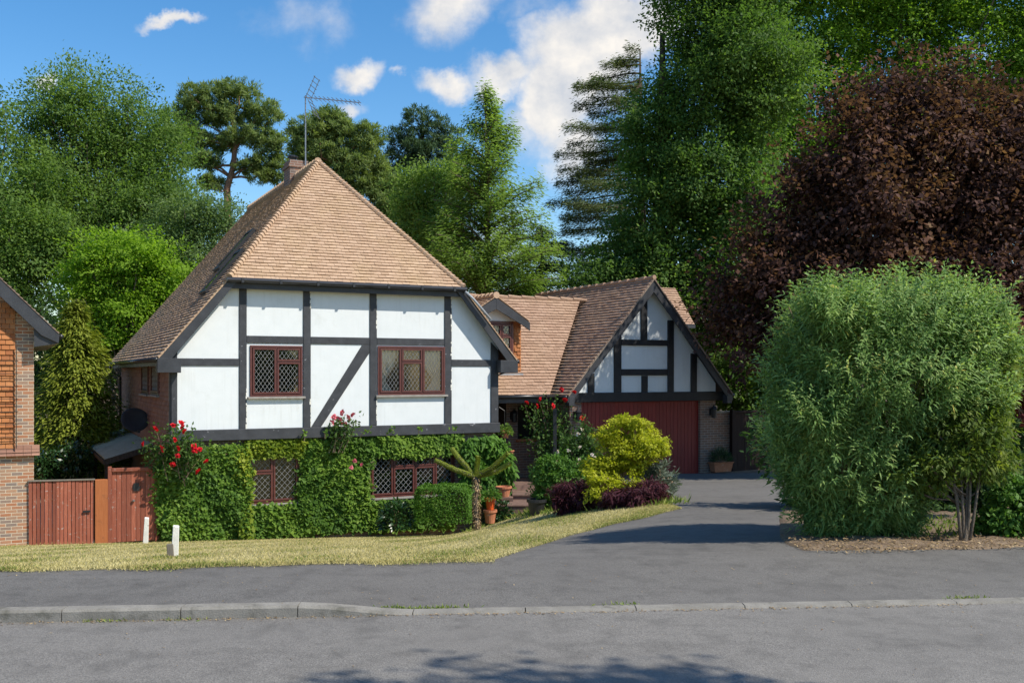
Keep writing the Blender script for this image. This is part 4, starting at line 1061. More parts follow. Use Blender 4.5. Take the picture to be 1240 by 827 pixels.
for r in range(int((nzs(SL) - bz) / .115)):
    z0 = bz + .05 + r * .115; x = SL - (.08 if r % 2 else 0)
    while x < tx:
        x1 = min(x + .16, tx)
        if z0 + .115 < nzs(x1) - .3:
            m.add([(x, -.06, z0), (x1 - .004, -.06, z0 + random.uniform(-.005, .005)), (x1 - .004, -.03, z0 + .12), (x, -.03, z0 + .12), (x, .0, z0), (x1 - .004, .0, z0)], [(0,1,2,3), (4,5,1,0), (1,5,2), (0,3,4)])
        x += .165
m.build('tile_hanging', MAT['tile_hung'], nb_)
m = MB()
for r in range(3):
    x = SL
    while x < .05:
        m.prism([(x, -.05 - .035 * (2 - r), bz - .12 + r * .07), (x + .16, -.05 - .035 * (2 - r), bz - .12 + r * .07), (x + .16, -.03, bz - .03 + r * .07), (x, -.03, bz - .03 + r * .07)], (0, .03, 0)); x += .166
m.build('string_course', MAT['hung_side'], nb_)
tr = MB()
for x in (tx - .42, tx + .02): tr.bar((x, -.11, bz + .05), (x, -.11, bz + 2.3), .022, .022)
for z in np.arange(bz + .3, bz + 2.2, .28): tr.bar((tx - 1.2, -.122, z), (tx + .06, -.122, z), .014, .014)
tag(tr.build('trellis', MAT['bark_dark'], None), 'thin dark trellis on the orange tile hung neighbour wall', 'trellis').matrix_world = nb_.matrix_world.copy() if False else Matrix.LocRotScale(NC, Matrix.Rotation(TH, 3, 'Z').to_quaternion(), None)
m = MB(); m.box(-1.1, -1.03, 2.2, 2.26, nzs(-1.1) - .5, nzs(-1.1) + .75).box(-1.1, -1.03, 2.2, 2.26, nzs(-1.1) + .75, nzs(-1.1) + .8)
m.build('vent_pipe', MAT['whitepost'], nb_)

# ================================================================== FENCE, GATE, LEAN-TO
FA = at(34, 600, 22.2); FB = at(190, 600, 23.25)
FD = (FB - FA); FD.z = 0; FL = FD.length; fz = math.atan2(FD.y, FD.x); FD.normalize()
def fpx(px):
    k = (px - 620) / F; return (k * FA.y - FA.x) / (FD.x - k * FD.y)
def fzv(px, py): a = fpx(px); return CZ - (py - 452) / F * (FA.y + a * FD.y)
def fence_obj(name, label, cat, px0, px1, top0, top1, bot):
    a, b = fpx(px0), fpx(px1); z0 = fzv((px0+px1)/2, bot) - .1
    base = Vector((FA.x + FD.x * a, FA.y + FD.y * a, z0)); o = empty(name, base, label, cat, fz)
    return o, b - a, fzv(px0, top0) - z0, fzv(px1, top1) - z0
o, Lf, h0, h1 = fence_obj('picket_fence', 'low red stained close board fence beside the orange brick corner', 'fence', 35, 114.5, 583, 581, 655)
m = MB(); nb = 17
for i in range(nb):
    a = Lf * i / nb; b = Lf * (i + 1) / nb - .012; h = h0 + (h1 - h0) * i / nb + random.uniform(-.018, .012); tl = random.uniform(-.006, .006)
    y = random.uniform(-.01, .008)
    m.add([(a, y, 0), (b, y, 0), (b, y + .02, 0), (a, y + .02, 0), (a + tl, y, h), (b + tl, y, h + random.uniform(-.01, .01)), (b + tl, y + .02, h), (a + tl, y + .02, h)], [(3,2,1,0),(4,5,6,7),(0,1,5,4),(1,2,6,5),(2,3,7,6),(3,0,4,7)])
m.build('fence_boards', MAT['redfence'], o)
for q_ in (.2, .78): MB().box(0, Lf, .03, .08, h0 * q_, h0 * (q_ + .08)).build('rail', MAT['redfence'], o)
MB().add([(-.02, -.03, h0), (Lf + .01, -.03, h1), (Lf + .01, .05, h1), (-.02, .05, h0), (-.02, -.03, h0 + .028), (Lf + .01, -.03, h1 + .028), (Lf + .01, .05, h1 + .028), (-.02, .05, h0 + .028)], [(3,2,1,0),(4,5,6,7),(0,1,5,4),(1,2,6,5),(2,3,7,6),(3,0,4,7)]).build('capping', MAT['greywood'], o)
m = MB(); m.box(Lf - .24, Lf - .08, -.04, -.025, h1 * .5, h1 * .53); m.build('latch', MAT['black'], o)
o, Lf, h0, h1 = fence_obj('fence_post', 'wide orange stained post between low red fence and tall red gate', 'post', 115, 130.5, 580.5, 580, 655)
MB().box(0, Lf, -.05, .07, 0, h0).build('post_board', MAT['redpost'], o, bevel=.008)
o, Lf, h0, h1 = fence_obj('garden_gate', 'tall dark red boarded gate in a frame below the lean-to roof', 'gate', 130.5, 190, 566, 566, 655)
m = MB(); nb = 9
for i in range(nb): m.box(.09 + (Lf - .13) * i / nb, .09 + (Lf - .13) * (i + 1) / nb - .008, random.uniform(0, .006), .03, .1, h0 - .1)
m.build('gate_boards', MAT['redfence'], o)
m = MB(); m.box(0, .085, -.04, .06, 0, h0 + .02).box(.086, Lf, -.05, .06, h0 - .1, h0 - .02).box(Lf - .04, Lf, -.04, .06, 0, h0 - .101); m.build('gate_frame', MAT['redfence'], o, bevel=.006)
m = MB(); m.box(Lf * .5, Lf * .5 + .17, -.02, 0, h0 * .72, h0 * .75).box(Lf * .5 + .02, Lf * .5 + .14, -.03, 0, h0 * .69, h0 * .79); m.build('latch', MAT['black'], o)
MB().lathe([(.03, 0), (.035, .03), (.01, .045)], 10, (Lf * .52, -.03, h0 * .56)).build('handle', MAT['metal'], o)
# lean-to roof against the left side wall
t_b, z_b = side_px(150, 517); t_f, z_f = side_px(187, 543)
def wsolve(px, t):
    k = (px - 620) / F; o = P0 + B * t; return (k * o.y - o.x) / (U.x - k * U.y)
sf = wsolve(130, t_f); sb = wsolve(100, t_b)
def zat(px, py, s, t): return CZ - (py - 452) / F * (P0 + U * s + B * t).y
so_ = (sf + sb) / 2; zo = (zat(130, 557, sf, t_f) + zat(100, 535, sb, t_b)) / 2; zi = (z_b + z_f) / 2
lt = empty('lean_to', W(so_, t_f, 0), 'mossy grey lean-to roof on timber posts behind the red gate', 'lean-to', TH)
m = MB(); D_ = t_b - t_f; Wd_ = -so_ - .01; npn = 12
for i in range(npn):
    a = D_ * i / npn; b = D_ * (i + 1) / npn
    m.prism([(0, a, zo), (Wd_, a, zi), (Wd_, b - .02, zi + .012), (0, b - .02, zo + .012)], (0, 0, .03))
m.build('roof_sheet', MAT['moss'], lt)
m = MB(); m.prism([(-.02, -.05, zo - .13), (Wd_, -.05, zi - .13), (Wd_, -.05, zi + .02), (-.02, -.05, zo + .02)], (0, .045, 0)); m.box(-.05, -.01, -.05, D_, zo - .1, zo + .0); m.build('fascia', MAT['bark_dark'], lt)
for a in (0.02, D_ * .5, D_ - .1): MB().box(.0, .1, a, a + .1, -1, zo - .005).build('post', MAT['bark_dark'], lt)
m = MB(); m.box(.12, Wd_, D_ - .1, D_ - .05, -1, zo); m.build('back_panel', MAT['bark_dark'], lt)
# weathered fence behind
fo = empty('weathered_fence', at(90, 600, 31), 'pale weathered wooden fence panel behind the low red fence', 'fence', R(-28)); fo.location.z = -.8
m = MB()
for i in range(9): m.box(i * .14, i * .14 + .13, 0, .02, 0, 2.35 - i * .11 + random.uniform(-.02, .02))
m.build('fence_boards', MAT['greywood'], fo); MB().box(-.08, .02, -.03, .07, 0, 2.5).build('post', MAT['greywood'], fo)
# satellite dish
td, zd = side_px(179, 509)
do = empty('satellite_dish', W(-.02, td, zd), 'dark oval satellite dish on the brick side wall above the lean-to', 'satellite dish')
do.rotation_euler = (0, 0, TH)
m = MB(); prof = [(0.0, 0), (.12, .008), (.24, .032), (.34, .065), (.35, .07), (.34, .078), (.24, .045), (.12, .02), (0.001, .012)]
dirv = (Matrix.Rotation(R(180 + 18), 4, 'Z') @ Vector((0, 1, .25))).normalized()
mt = Matrix.Translation((-.33, -.12, .02)) @ dirv.to_track_quat('Z', 'Y').to_matrix().to_4x4() @ Matrix.Diagonal((1.15, .95, 1, 1))
m.lathe(prof, 28); m.build('dish', MAT['dish'], do, mt, smooth=True)
m = MB(); m.tube([(0, 0, -.1), (-.2, -.02, -.12), (-.33, -.05, .0)], .022, 6); m.build('mount', MAT['black'], do)
m = MB(); m.tube([(-.33, -.1, -.3), (-.25, -.5, -.28)], .014, 6).box(-.29, -.22, -.58, -.48, -.31, -.24); m.build('feed_arm', MAT['black'], do)
# television aerial on the chimney
ab = W(cs1 - .1, c0 - .05, ct - .75)
ao = empty('tv_aerial', ab, 'thin grey television aerial on a tall mast beside the chimney', 'aerial')
az = lambda px, py: at(px, py, ab.y) - ab
m = MB(); m.tube([(0, 0, 0), (0, 0, az(372, 116).z)], .022, 6); m.build('mast', MAT['metal'], ao)
top = Vector((0, 0, az(372, 118).z)); tip = az(437, 128); tip.y = -.3
m = MB(); m.tube([top + Vector((-.05, 0, 0)), tip], .014, 5)
d_ = (tip - top); side = Vector((.15, 1, 0)).normalized()
for i in range(11):
    p = top + d_ * (.2 + .8 * i / 10); m.tube([p - side * .16 + Vector((0,0,.03)), p + side * .16 + Vector((0,0,.03))], .01, 4); m.tube([p - side * .13 - Vector((0,0,.05)), p + side * .13 - Vector((0,0,.05))], .008, 4)
m.build('boom', MAT['metal'], ao)
m = MB(); q0 = top + d_ * .06
for sg in (1, -1):
    for k_ in range(5):
        a = q0 + Vector((.03 + .055 * k_ * 1.0, 0, sg * (.05 + .13 * k_))); m.tube([a - side * .28, a + side * .28], .01, 4)
    for w_ in (-.2, .2): m.tube([q0 + side * w_, q0 + side * w_ + Vector((.26, 0, sg * .6))], .012, 4)
m.build('reflector', MAT['metal'], ao)

# ================================================================== RIGHT BOUNDARY: low wall, brown gate, planter
bo = W(gx1 + GS0 + .02, .35, .5)
o = empty('boundary_wall', bo, 'short brick garden wall between garage pier and dark brown gate', 'wall', TH)
wl = fs(889, 540, .35)[0] - gx1 - GS0; hz_ = fs(876, 500, .35)[1] - .5
MB().box(0, wl, 0, .22, -.6, hz_).build('brickwork', MAT['brick'], o); MB().box(-.0, wl + .02, -.03, .25, hz_ + .002, hz_ + .05).build('coping', MAT['kerb'], o)
bs = fs(886, 540, .2)[0]; be = fs(938, 540, .2)[0]; hb = fs(900, 497, .2)[1]
o = empty('brown_gate', W(bs, .2, .6), 'dark brown boarded gate right of the garage beside the big bush', 'gate', TH)
m = MB(); n_ = 12; w_ = be - bs
for i in range(n_): m.box(.13 + (w_ - .13) * i / n_, .13 + (w_ - .13) * (i + 1) / n_ - .006, .02 + random.uniform(0, .005), .05, .1, hb - .6 - .08)
m.build('gate_boards', MAT['brownfence'], o)
m = MB(); m.box(0, .125, -.03, .1, -.4, hb - .58).box(.126, w_, -.02, .08, hb - .68, hb - .6); m.build('gate_frame', MAT['brownfence'], o, bevel=.008)
def pot(name, label, cat, loc, r, h, mat, rim=.02, n=18):
    o = empty(name, loc, label, cat)
    m = MB(); m.lathe([(r * .72, 0), (r * .95, h * .8), (r * .96, h * .81), (r + rim, h * .82), (r + rim, h), (r * .9, h), (r * .86, h * .85), (.001, h * .84)], n); m.build('pot_body', MAT[mat], o, smooth=False)
    return o
def tuft(name, label, cat, c, rx, rz, n, ll, lw, mat, up=.7, curved=True, droop=.3, group=None, stem=True, out=.8):
    c = Vector(c); o = empty(name, c, label, cat, group=group)
    d = rvec(n); d[:, 2] = np.abs(d[:, 2]) * 1.0; rr = rng.uniform(.3, 1, n)[:, None] ** .6
    P = np.array(c) + d * np.array([rx, rx, rz]) * rr * np.where(rng.random((n, 1)) < .5, 1, .92)
    leaf_object('leaves', P, d * .6 + np.array([0, 0, .5]) + rvec(n) * .5, d * out + rvec(n) * .6 + np.array([0, 0, up - .5]), ll * rng.uniform(.7, 1.2, n), lw * rng.uniform(.7, 1.2, n), MAT[mat], o, c, np.clip(.5 + .35 * np.sin(d[:, 0] * 5) * np.sin(d[:, 2] * 6 + d[:, 1] * 4) + rng.normal(0, .12, n), 0, 1), curved=curved, droop=droop)
    if stem:
        m = MB()
        for i in range(9):
            q = Vector(rvec(1)[0]); q.z = abs(q.z) + .2; m.tube([(0, 0, -.02), (q.x * rx * .3, q.y * rx * .3, q.z * rz * .45), (q.x * rx * .8, q.y * rx * .8, q.z * rz * .8)], [.012, .008, .004], 4)
        m.build('stems', MAT['stem'], o)
    return o
# long terracotta planter at the pier
pl0 = fs(873, 573, -.2); po = W(pl0[0], -.2, gz(*W(pl0[0], -.2, 0).xy) + .01); pz = po.z
o = empty('planter_box', po, 'long terracotta trough of dark grassy plants against the garage pier', 'planter', TH)
m = MB(); m.add([(-.31,-.11,0),(.31,-.11,0),(.31,.11,0),(-.31,.11,0),(-.36,-.14,.26),(.36,-.14,.26),(.36,.14,.26),(-.36,.14,.26)], [(3,2,1,0),(4,5,6,7),(0,1,5,4),(1,2,6,5),(2,3,7,6),(3,0,4,7)]).box(-.38, .38, -.16, .16, .262, .3)
m.build('trough', MAT['terracotta'], o, bevel=.006)
tuft('trough_plant', 'dark spiky plant growing in the long terracotta trough', 'plant', po + Vector((0, 0, .29)), .32, .42, 900, .22, .012, 'lf_laurel', up=1.2)

# ================================================================== STEPS AND POTS
o = empty('garden_steps', (0.2, 26.0, .2), 'worn brown paved steps climbing to the porch', 'steps')
def zy(py, D): return CZ - (py - 452) / F * D
st = [(25.7, 26.7, -.35, .55, zy(611, 25.7)), (26.702, 27.8, .02, .62, zy(598.5, 26.7)), (27.802, 29.3, .0, .72, zy(586.5, 27.8)), ]
for (y0, y1, x0, x1, zt) in st:
    MB().box(x0 - .2, x1 - .2, y0 - 26, y1 - 26, -.6, zt - .2 - .05).build('riser', MAT['step'], o)
    MB().box(x0 - .22, x1 - .18, y0 - 26.03, y1 - 26, zt - .248, zt - .2).build('tread', MAT['step'], o, bevel=.01)
p1 = at(593.5, 625, 25.4)
za = gz(p1.x, p1.y)
zt_ = zy(617, 25.4)
pot('plant_pot', 'weathered terracotta pot under the bright orange pot by the steps', 'pot', (p1.x, p1.y, zt_ - .34), .16, .34, 'terracotta')
pot('plant_pot', 'bright orange pot standing on a terracotta pot by the steps', 'pot', (p1.x, p1.y, zt_ + .0), .125, .3, 'orangepot')
tuft('potted_plant', 'fresh green leafy plant in the bright orange pot', 'plant', (p1.x, p1.y, zt_ + .27), .3, .28, 420, .1, .04, 'lf_low')
p2 = at(610, 600, 26.6)
pot('plant_pot', 'wide terracotta pot beside the upper porch step', 'pot', (p2.x, p2.y, zy(601, 26.6)), .2, .27, 'terracotta')
MB_ = MB().box(-.25, .25, -.25, .25, -.6, -.004); tag(MB_.build('pot_plinth', MAT['step'], None), 'low brown block under the wide terracotta pot', 'plinth').location = (p2.x, p2.y, zy(601, 26.6))
p3 = at(617.5, 549, 27.3)
o = pot('hanging_pot', 'small terracotta pot hung on the dark house corner near the porch', 'pot', (p3.x, p3.y, zy(553, 27.3)), .1, .18, 'terracotta')
MB().tube([(-.1, 0, .16), (-.2, .1, .16), (-.3, .15, .17)], .01, 5).build('bracket', MAT['black'], o)
p3 = at(611, 520, 27.6)
o = pot('hanging_pot', 'rusty hanging basket of pink flowers beside the porch entrance', 'hanging basket', (p3.x, p3.y, zy(530, 27.6)), .14, .2, 'terracotta')
MB().tube([(0, 0, .2), (0, 0, .75), (-.15, 0, .85)], .008, 5).build('bracket', MAT['black'], o)
tuft('basket_plant', 'trailing green plant spilling from the hanging basket by the porch', 'plant', (p3.x, p3.y, zy(526, 27.6)), .24, .3, 350, .1, .04, 'lf_broad')
tuft('bedding_plant', 'dark low leafy plant between orange pot and porch steps', 'plant', (at(606, 618, 25.8).x, 25.8, gz(at(606, 618, 25.8).x, 25.8) + .05), .42, .5, 900, .12, .05, 'lf_laurel')
p4 = at(650, 612, 21.5); pot('plant_pot', 'plain black pot in shade beside the steps', 'pot', (p4.x, p4.y, gz(p4.x, p4.y)), .2, .36, 'black')
p5 = at(798.5, 612, 18.4); pot('plant_pot', 'bright yellow pot at the tip of the lawn by the purple shrub', 'pot', (p5.x, p5.y, zy(615, 18.4)), .085, .18, 'yellowpot')

# ================================================================== STUMP POSTS
def stump(px, py, D, h, w, label):
    z = gz((px - 620) / F * D, D)
    o = tag(MB().add([(-w,-w*.8,-.2),(w,-w*.8,-.2),(w,w*.8,-.2),(-w,w*.8,-.2),(-w*.5,-w*.7,h),(w,-w*.7,h*.97),(w,w*.7,h*1.0),(-w*.5,w*.7,h*1.02)], [(3,2,1,0),(4,5,6,7),(0,1,5,4),(1,2,6,5),(2,3,7,6),(3,0,4,7)]).build('marker_post', MAT['whitepost'], None, bevel=.006), label, 'post', 'white marker posts on the lawn')
    o.location = ((px - 620) / F * D, D, z); o.rotation_euler = (0, R(1.5), .3); return o
stump(211, 670, 12.7, .4, .05, 'weathered white post standing alone on the dry lawn')
o = tag(MB().box(-.04, .04, -.03, .03, -.1, .17).build('marker_post', MAT['greywood'], None, bevel=.005), 'short broken grey stake touching the white post on the lawn', 'post'); o.location = (at(207, 668, 12.66).x, 12.66, gz(at(207, 668, 12.66).x, 12.66)); o.rotation_euler = (0, R(-4), .2)
stump(176, 655, 22.0, .58, .06, 'white painted post against the tall red gate')

# ================================================================== WALL PLANTS
def poly_sample(poly, n):
    """random points in a photo-pixel polygon"""
    p = np.array(poly, float); x0, y0 = p.min(0); x1, y1 = p.max(0); out = []
    got = 0
    while got < n:
        q = np.stack([rng.uniform(x0, x1, n * 2), rng.uniform(y0, y1, n * 2)], 1)
        ins = np.zeros(len(q), bool)
        for i in range(len(p)):
            a = p[i]; b = p[(i + 1) % len(p)]
            c = ((a[1] > q[:, 1]) != (b[1] > q[:, 1])) & (q[:, 0] < (b[0] - a[0]) * (q[:, 1] - a[1]) / (b[1] - a[1] + 1e-9) + a[0])
            ins ^= c
        out.append(q[ins]); got += ins.sum()
    return np.concatenate(out)[:n]
def wall_leaves(polys, n, t0, thick, ll, lw, mat, parent, origin, name='leaves', bumpf=2.2, droop=.5, curved=False, tintb=.5, jit=.35):
    ar = np.array([abs(sum(p[i][0]*p[(i+1)%len(p)][1]-p[(i+1)%len(p)][0]*p[i][1] for i in range(len(p)))) for p in polys]); ar = ar / ar.sum()
    Q = np.concatenate([poly_sample(p, max(8, int(n * a))) for p, a in zip(polys, ar)]); n = len(Q)
    k = (Q[:, 0] - 620) / F; ox = P0.x + B.x * t0; oy = P0.y + B.y * t0
    s = (k * oy - ox) / (U.x - k * U.y); z = CZ - (Q[:, 1] - 452) / F * (oy + s * U.y)
    bump_ = .7 + .18 * np.sin(s * bumpf * 2.1 + np.sin(z * 3.1) * 1.3) * np.sin(z * bumpf * 1.7 + s) + .12 * np.sin(s * 7.3 + z * 5.1)
    th = thick * np.clip(bump_, .1, 1) * (1 - np.abs(rng.normal(0, jit, n))).clip(0, 1.15)
    t = t0 - th
    s = s + rng.normal(0, .045, n); z = z + rng.normal(0, .045, n)
    P = np.stack([P0.x + U.x * s + B.x * t, P0.y + U.y * s + B.y * t, z], 1)
    nf = -np.array(B); N = nf * .8 + np.array([0, 0, .55]) + rvec(n) * .55
    A = rvec(n) * .8 + np.array([0, 0, -droop]) + nf * .35
    tint = np.clip(tintb + .3 * np.sin(s * 2.7 + z * 1.9) + .22 * np.sin(s * 9.1 - z * 6.3) * np.sin(z * 8 + s * 3) + rng.normal(0, .2, n), 0, 1)
    return leaf_object(name, P, N, A, ll * (sz_ := rng.uniform(.45, 1.45, n)), lw * sz_ * rng.uniform(.8, 1.2, n), MAT[mat], parent, origin, tint, curved=curved, droop=.2)
def wall_stems(parent, origin, n, px0, px1, py0, py1, t0, mat='bark_dark', r=.012):
    m = MB(); origin = Vector(origin)
    for i in range(n):
        px = random.uniform(px0, px1); pts = []
        for j in range(6):
            a = fs(px + random.uniform(-6, 6), py1 + (py0 - py1) * j / 5, t0); pts.append(W(a[0], t0 - .05 - random.uniform(0, .04), a[1]) - origin)
        m.tube(pts, [r * (1 - j * .13) for j in range(6)], 5)
    return m.build('stems', MAT[mat], parent)
def bloom_mesh(name, mat, r=.06, n=22):
    d = rvec(n); d[:, 2] = np.abs(d[:, 2]) * .8 - .1
    P = d * r * .25; N = -d * .6 + np.array([0, 0, .9]) * .3 + rvec(n) * .25; A = d + np.array([0, 0, .45])
    o = leaf_object(name, P, N, A, r * rng.uniform(.8, 1.15, n), r * rng.uniform(.9, 1.2, n), MAT[mat], None, (0,0,0), rng.random(n), curved=True, droop=.25, fold=.25)
    me = o.data; bpy.data.objects.remove(o); return me
BL = {k: bloom_mesh(k, k) for k in ('petal_red', 'petal_pink', 'petal_pale')}
def bloom(kind, loc, parent, origin, sc=1.0):
    o = bpy.data.objects.new('rose_bloom', BL[kind]); COL.objects.link(o); o.parent = parent
    o.location = Vector(loc) - Vector(origin); o.rotation_euler = (R(random.uniform(20, 80)), R(random.uniform(-30, 30)), random.uniform(0, 6)); o.scale = [sc] * 3
    return o
def spray(parent, origin, pts_px, D, mat, n_leaf, ll, lw, spread=.18, stems=True, base=None):
    """leafy shoots running to the given photo points at depth D"""
    m = MB(); Ps = []; As = []
    o = Vector(origin)
    for (bx, by, tx_, ty) in pts_px:
        a = at(bx, by, D + random.uniform(-.1, .1)); b = at(tx_, ty, D + random.uniform(-.25, .1)); pts = []
        for i in range(6):
            x = i / 5; q = a.lerp(b, x); q += Vector((math.sin(x * 3 + bx) * .05, 0, math.sin(x * math.pi) * .08)); pts.append(q)
        m.tube([q - o for q in pts], [.012 - .0016 * i for i in range(6)], 4)
        for i in range(n_leaf):
            x = random.random() ** .7 * 4.999; i0 = int(x); q = pts[i0].lerp(pts[i0 + 1], x - i0); Ps.append(np.array(q) + rng.normal(0, spread * .4, 3)); As.append(np.array((b - a).normalized()) * .4 + rvec(1)[0])
    n = len(Ps); leaf_object('leaves', np.array(Ps), rvec(n) + np.array([0, -.5, .7]), np.array(As), ll * rng.uniform(.7, 1.2, n), lw * rng.uniform(.7, 1.2, n), MAT[mat], parent, origin, rng.random(n))
    tag(m.build('stems', MAT['stem'], parent), kind='stuff')

# ivy between and around the ground floor windows
io = W(4.4, GT, 0)
ivy = empty('wall_ivy', io, 'thick green ivy covering brickwork around the ground floor windows', 'ivy')
wall_leaves([[(364, 532), (444, 528), (447, 545), (444, 600), (452, 638), (362, 644), (360, 600), (366, 548)],
             [(300, 612), (364, 610), (364, 645), (298, 650)],
             [(444, 606), (520, 604), (545, 603), (550, 636), (446, 641)]], 15000, GT, .2, .11, .085, 'lf_ivy', ivy, io, droop=.6)
wall_leaves([[(444, 528), (500, 526), (556, 524), (560, 546), (500, 550), (446, 549)]], 3800, GT, .22, .11, .085, 'lf_ivy', ivy, io, droop=.9, tintb=.75)
wall_leaves([[(296, 534), (366, 531), (366, 549), (296, 549)]], 2400, GT, .22, .11, .09, 'lf_ivy_lime', ivy, io, droop=.6)
wall_stems(ivy, io, 16, 368, 440, 530, 644, GT)
spray(ivy, io, [(x0, y0, x0 + dx_, y0 + dy_) for x0, y0, dx_, dy_ in ((370, 534, -4, -9), (392, 531, 6, -8), (438, 531, 9, -9), (470, 528, 5, -7), (505, 526, 8, -7), (540, 526, 10, -6), (447, 560, 9, 6), (446, 585, 8, 10), (362, 570, -7, 8), (363, 590, -8, 9))], 24.9, 'lf_ivy', 14, .09, .07, spread=.06)
# pink roses rising out of it
po_ = W(fs(415, 530)[0], -.1, fs(415, 532)[1])
pr = empty('pink_rose', po_, 'pink climbing rose rising from the ivy against the white wall', 'rose')
spray(pr, po_, [(410 + random.uniform(-12, 12), 548, 402 + i * 3.2, 505 + random.uniform(0, 18)) for i in range(10)], 25.15, 'lf_rose', 60, .1, .055)
for (x, y) in ((402, 512), (415, 500), (428, 503), (417.5, 514), (410, 508), (421, 506), (404, 505)): bloom('petal_pink', at(x, y, 25.0), pr, po_, 1.35)
for (x, y) in ((438, 563), (430, 558), (425, 566)): bloom('petal_pink', at(x, y, 25.0), pr, po_, .9)
# big rose covered mass on the left corner
lo_ = W(1.0, -.2, 0)
lr_ = empty('red_rose', lo_, 'red climbing rose on the dense green mass at the left house corner', 'rose')
wall_leaves([[(188, 560), (200, 545), (240, 540), (296, 538), (300, 560), (298, 648), (250, 653), (194, 654), (186, 600)]], 12500, .1, .42, .09, .065, 'lf_ivy', lr_, lo_, droop=.5, jit=.3, bumpf=1.6)
wall_leaves([[(284, 545), (300, 540), (301, 648), (288, 650)]], 1500, .1, .42, .1, .07, 'lf_ivy_lime', lr_, lo_, droop=.5)
spray(lr_, lo_, [(200 + i * 2.6 + random.uniform(-6, 6), 575 + random.uniform(-12, 20), x, y) for i, (x, y) in enumerate(((187, 521), (174, 538), (178, 545), (195, 544), (214, 540), (211, 533), (222, 519), (210, 517), (250, 545), (242, 545), (235, 538), (199, 530), (183, 560), (228, 530)))], 23.2, 'lf_rose', 110, .1, .06, spread=.26)
for (x, y) in ((187.5, 520.6), (174, 537.6), (195, 544), (214.6, 543.5), (211, 533), (221.5, 518), (224, 522.5), (210, 516), (209, 563), (250, 559.6), (242, 544.5), (241, 571), (235, 541), (215, 552), (237, 546), (219, 513)):
    bloom('petal_red', at(x, y, 22.75), lr_, lo_, random.uniform(1.0, 1.5))
# glossy climber on the right corner
ho = W(8.0, -.1, .3)
hs = empty('corner_shrub', ho, 'dark glossy long leaved climber at the right corner of the house', 'shrub')
wall_leaves([[(556, 545), (562, 532), (590, 526), (606, 533), (613, 550), (613, 585), (606, 606), (572, 606), (556, 590)]], 5200, -.05, .6, .15, .055, 'lf_box', hs, ho, droop=.6, curved=True, tintb=.15, jit=.5)
wall_stems(hs, ho, 8, 566, 606, 535, 622, -.1)
# clipped box hedge
def clipped(name, label, cat, cx0, cx1, py0, py1, D, depth, n, ll, lw, mat):
    a = at(cx0, py1, D); b = at(cx1, py0, D); c = Vector(((a.x + b.x) / 2, D + depth / 2, a.z)); hx = (b.x - a.x) / 2; hz = b.z - a.z; o = empty(name, c, label, cat)
    d = rvec(n); d[:, 2] = np.abs(d[:, 2]); q = d / np.maximum((np.abs(d) ** 9).sum(1, keepdims=True) ** (1 / 9), .01)
    rr = 1 - np.abs(rng.normal(0, .07, (n, 1)))
    wob = 1 + .05 * np.sin(q[:, :1] * 5 + q[:, 2:] * 4) * np.sin(q[:, 1:2] * 6 + 1) + .03 * np.sin(q[:, :1] * 11 + 2) * np.sin(q[:, 2:] * 9)
    P = np.array(c) + q * np.array([hx, depth / 2, hz]) * rr * wob
    leaf_object('leaves', P, q + rvec(n) * .6, rvec(n) + q * .4, ll * rng.uniform(.7, 1.3, n), lw * rng.uniform(.7, 1.2, n), MAT[mat], o, c, np.clip(rng.normal(.45, .2, n), 0, 1))
    m = MB()
    for i in range(7): m.tube([(hx * random.uniform(-.7, .7), 0, -.1), (hx * random.uniform(-.8, .8), random.uniform(-.2, .2), hz * .8)], [.02, .006], 5)
    m.build('stems', MAT['bark_dark'], o); return o
clipped('box_hedge', 'clipped bright green box hedge below the right ground floor window', 'hedge', 501, 569, 590, 634, 24.6, .9, 11000, .05, .032, 'lf_box')
tuft('bedding_shrub', 'small glossy shrub below the ivy left of the box hedge', 'shrub', at(480, 638, 25.0), .5, .7, 900, .14, .06, 'lf_laurel')

# ================================================================== SMALL MONKEY PUZZLE ON THE LAWN
DM = 23.0; b_ = at(577, 638, DM); b_.z = gz(b_.x, DM) ; mo = empty('monkey_puzzle_tree', b_, 'small monkey puzzle tree with upswept green arms on the lawn', 'tree')
hd = at(576, 577, DM) - b_
m = MB(); m.tube([(0, 0, -.1), (.01, 0, .25), (-.03, .02, .6), (.02, 0, .95), hd], [.075, .05, .056, .047, .058], 9)
m.build('trunk', MAT['bark'], mo, smooth=True)
m = MB(); n = 500; zz = rng.uniform(.0, hd.z, n); aa = rng.uniform(0, 6.28, n)
leaf_object('trunk_scales', np.array(b_) + np.stack([np.cos(aa) * .075, np.sin(aa) * .075, zz], 1), np.stack([np.cos(aa), np.sin(aa), zz * 0], 1), np.stack([np.cos(aa) * .5, np.sin(aa) * .5, zz * 0 - .7], 1) + rvec(n) * .4, rng.uniform(.04, .09, n), .022, MAT['lf_dry'], mo, b_, rng.random(n))
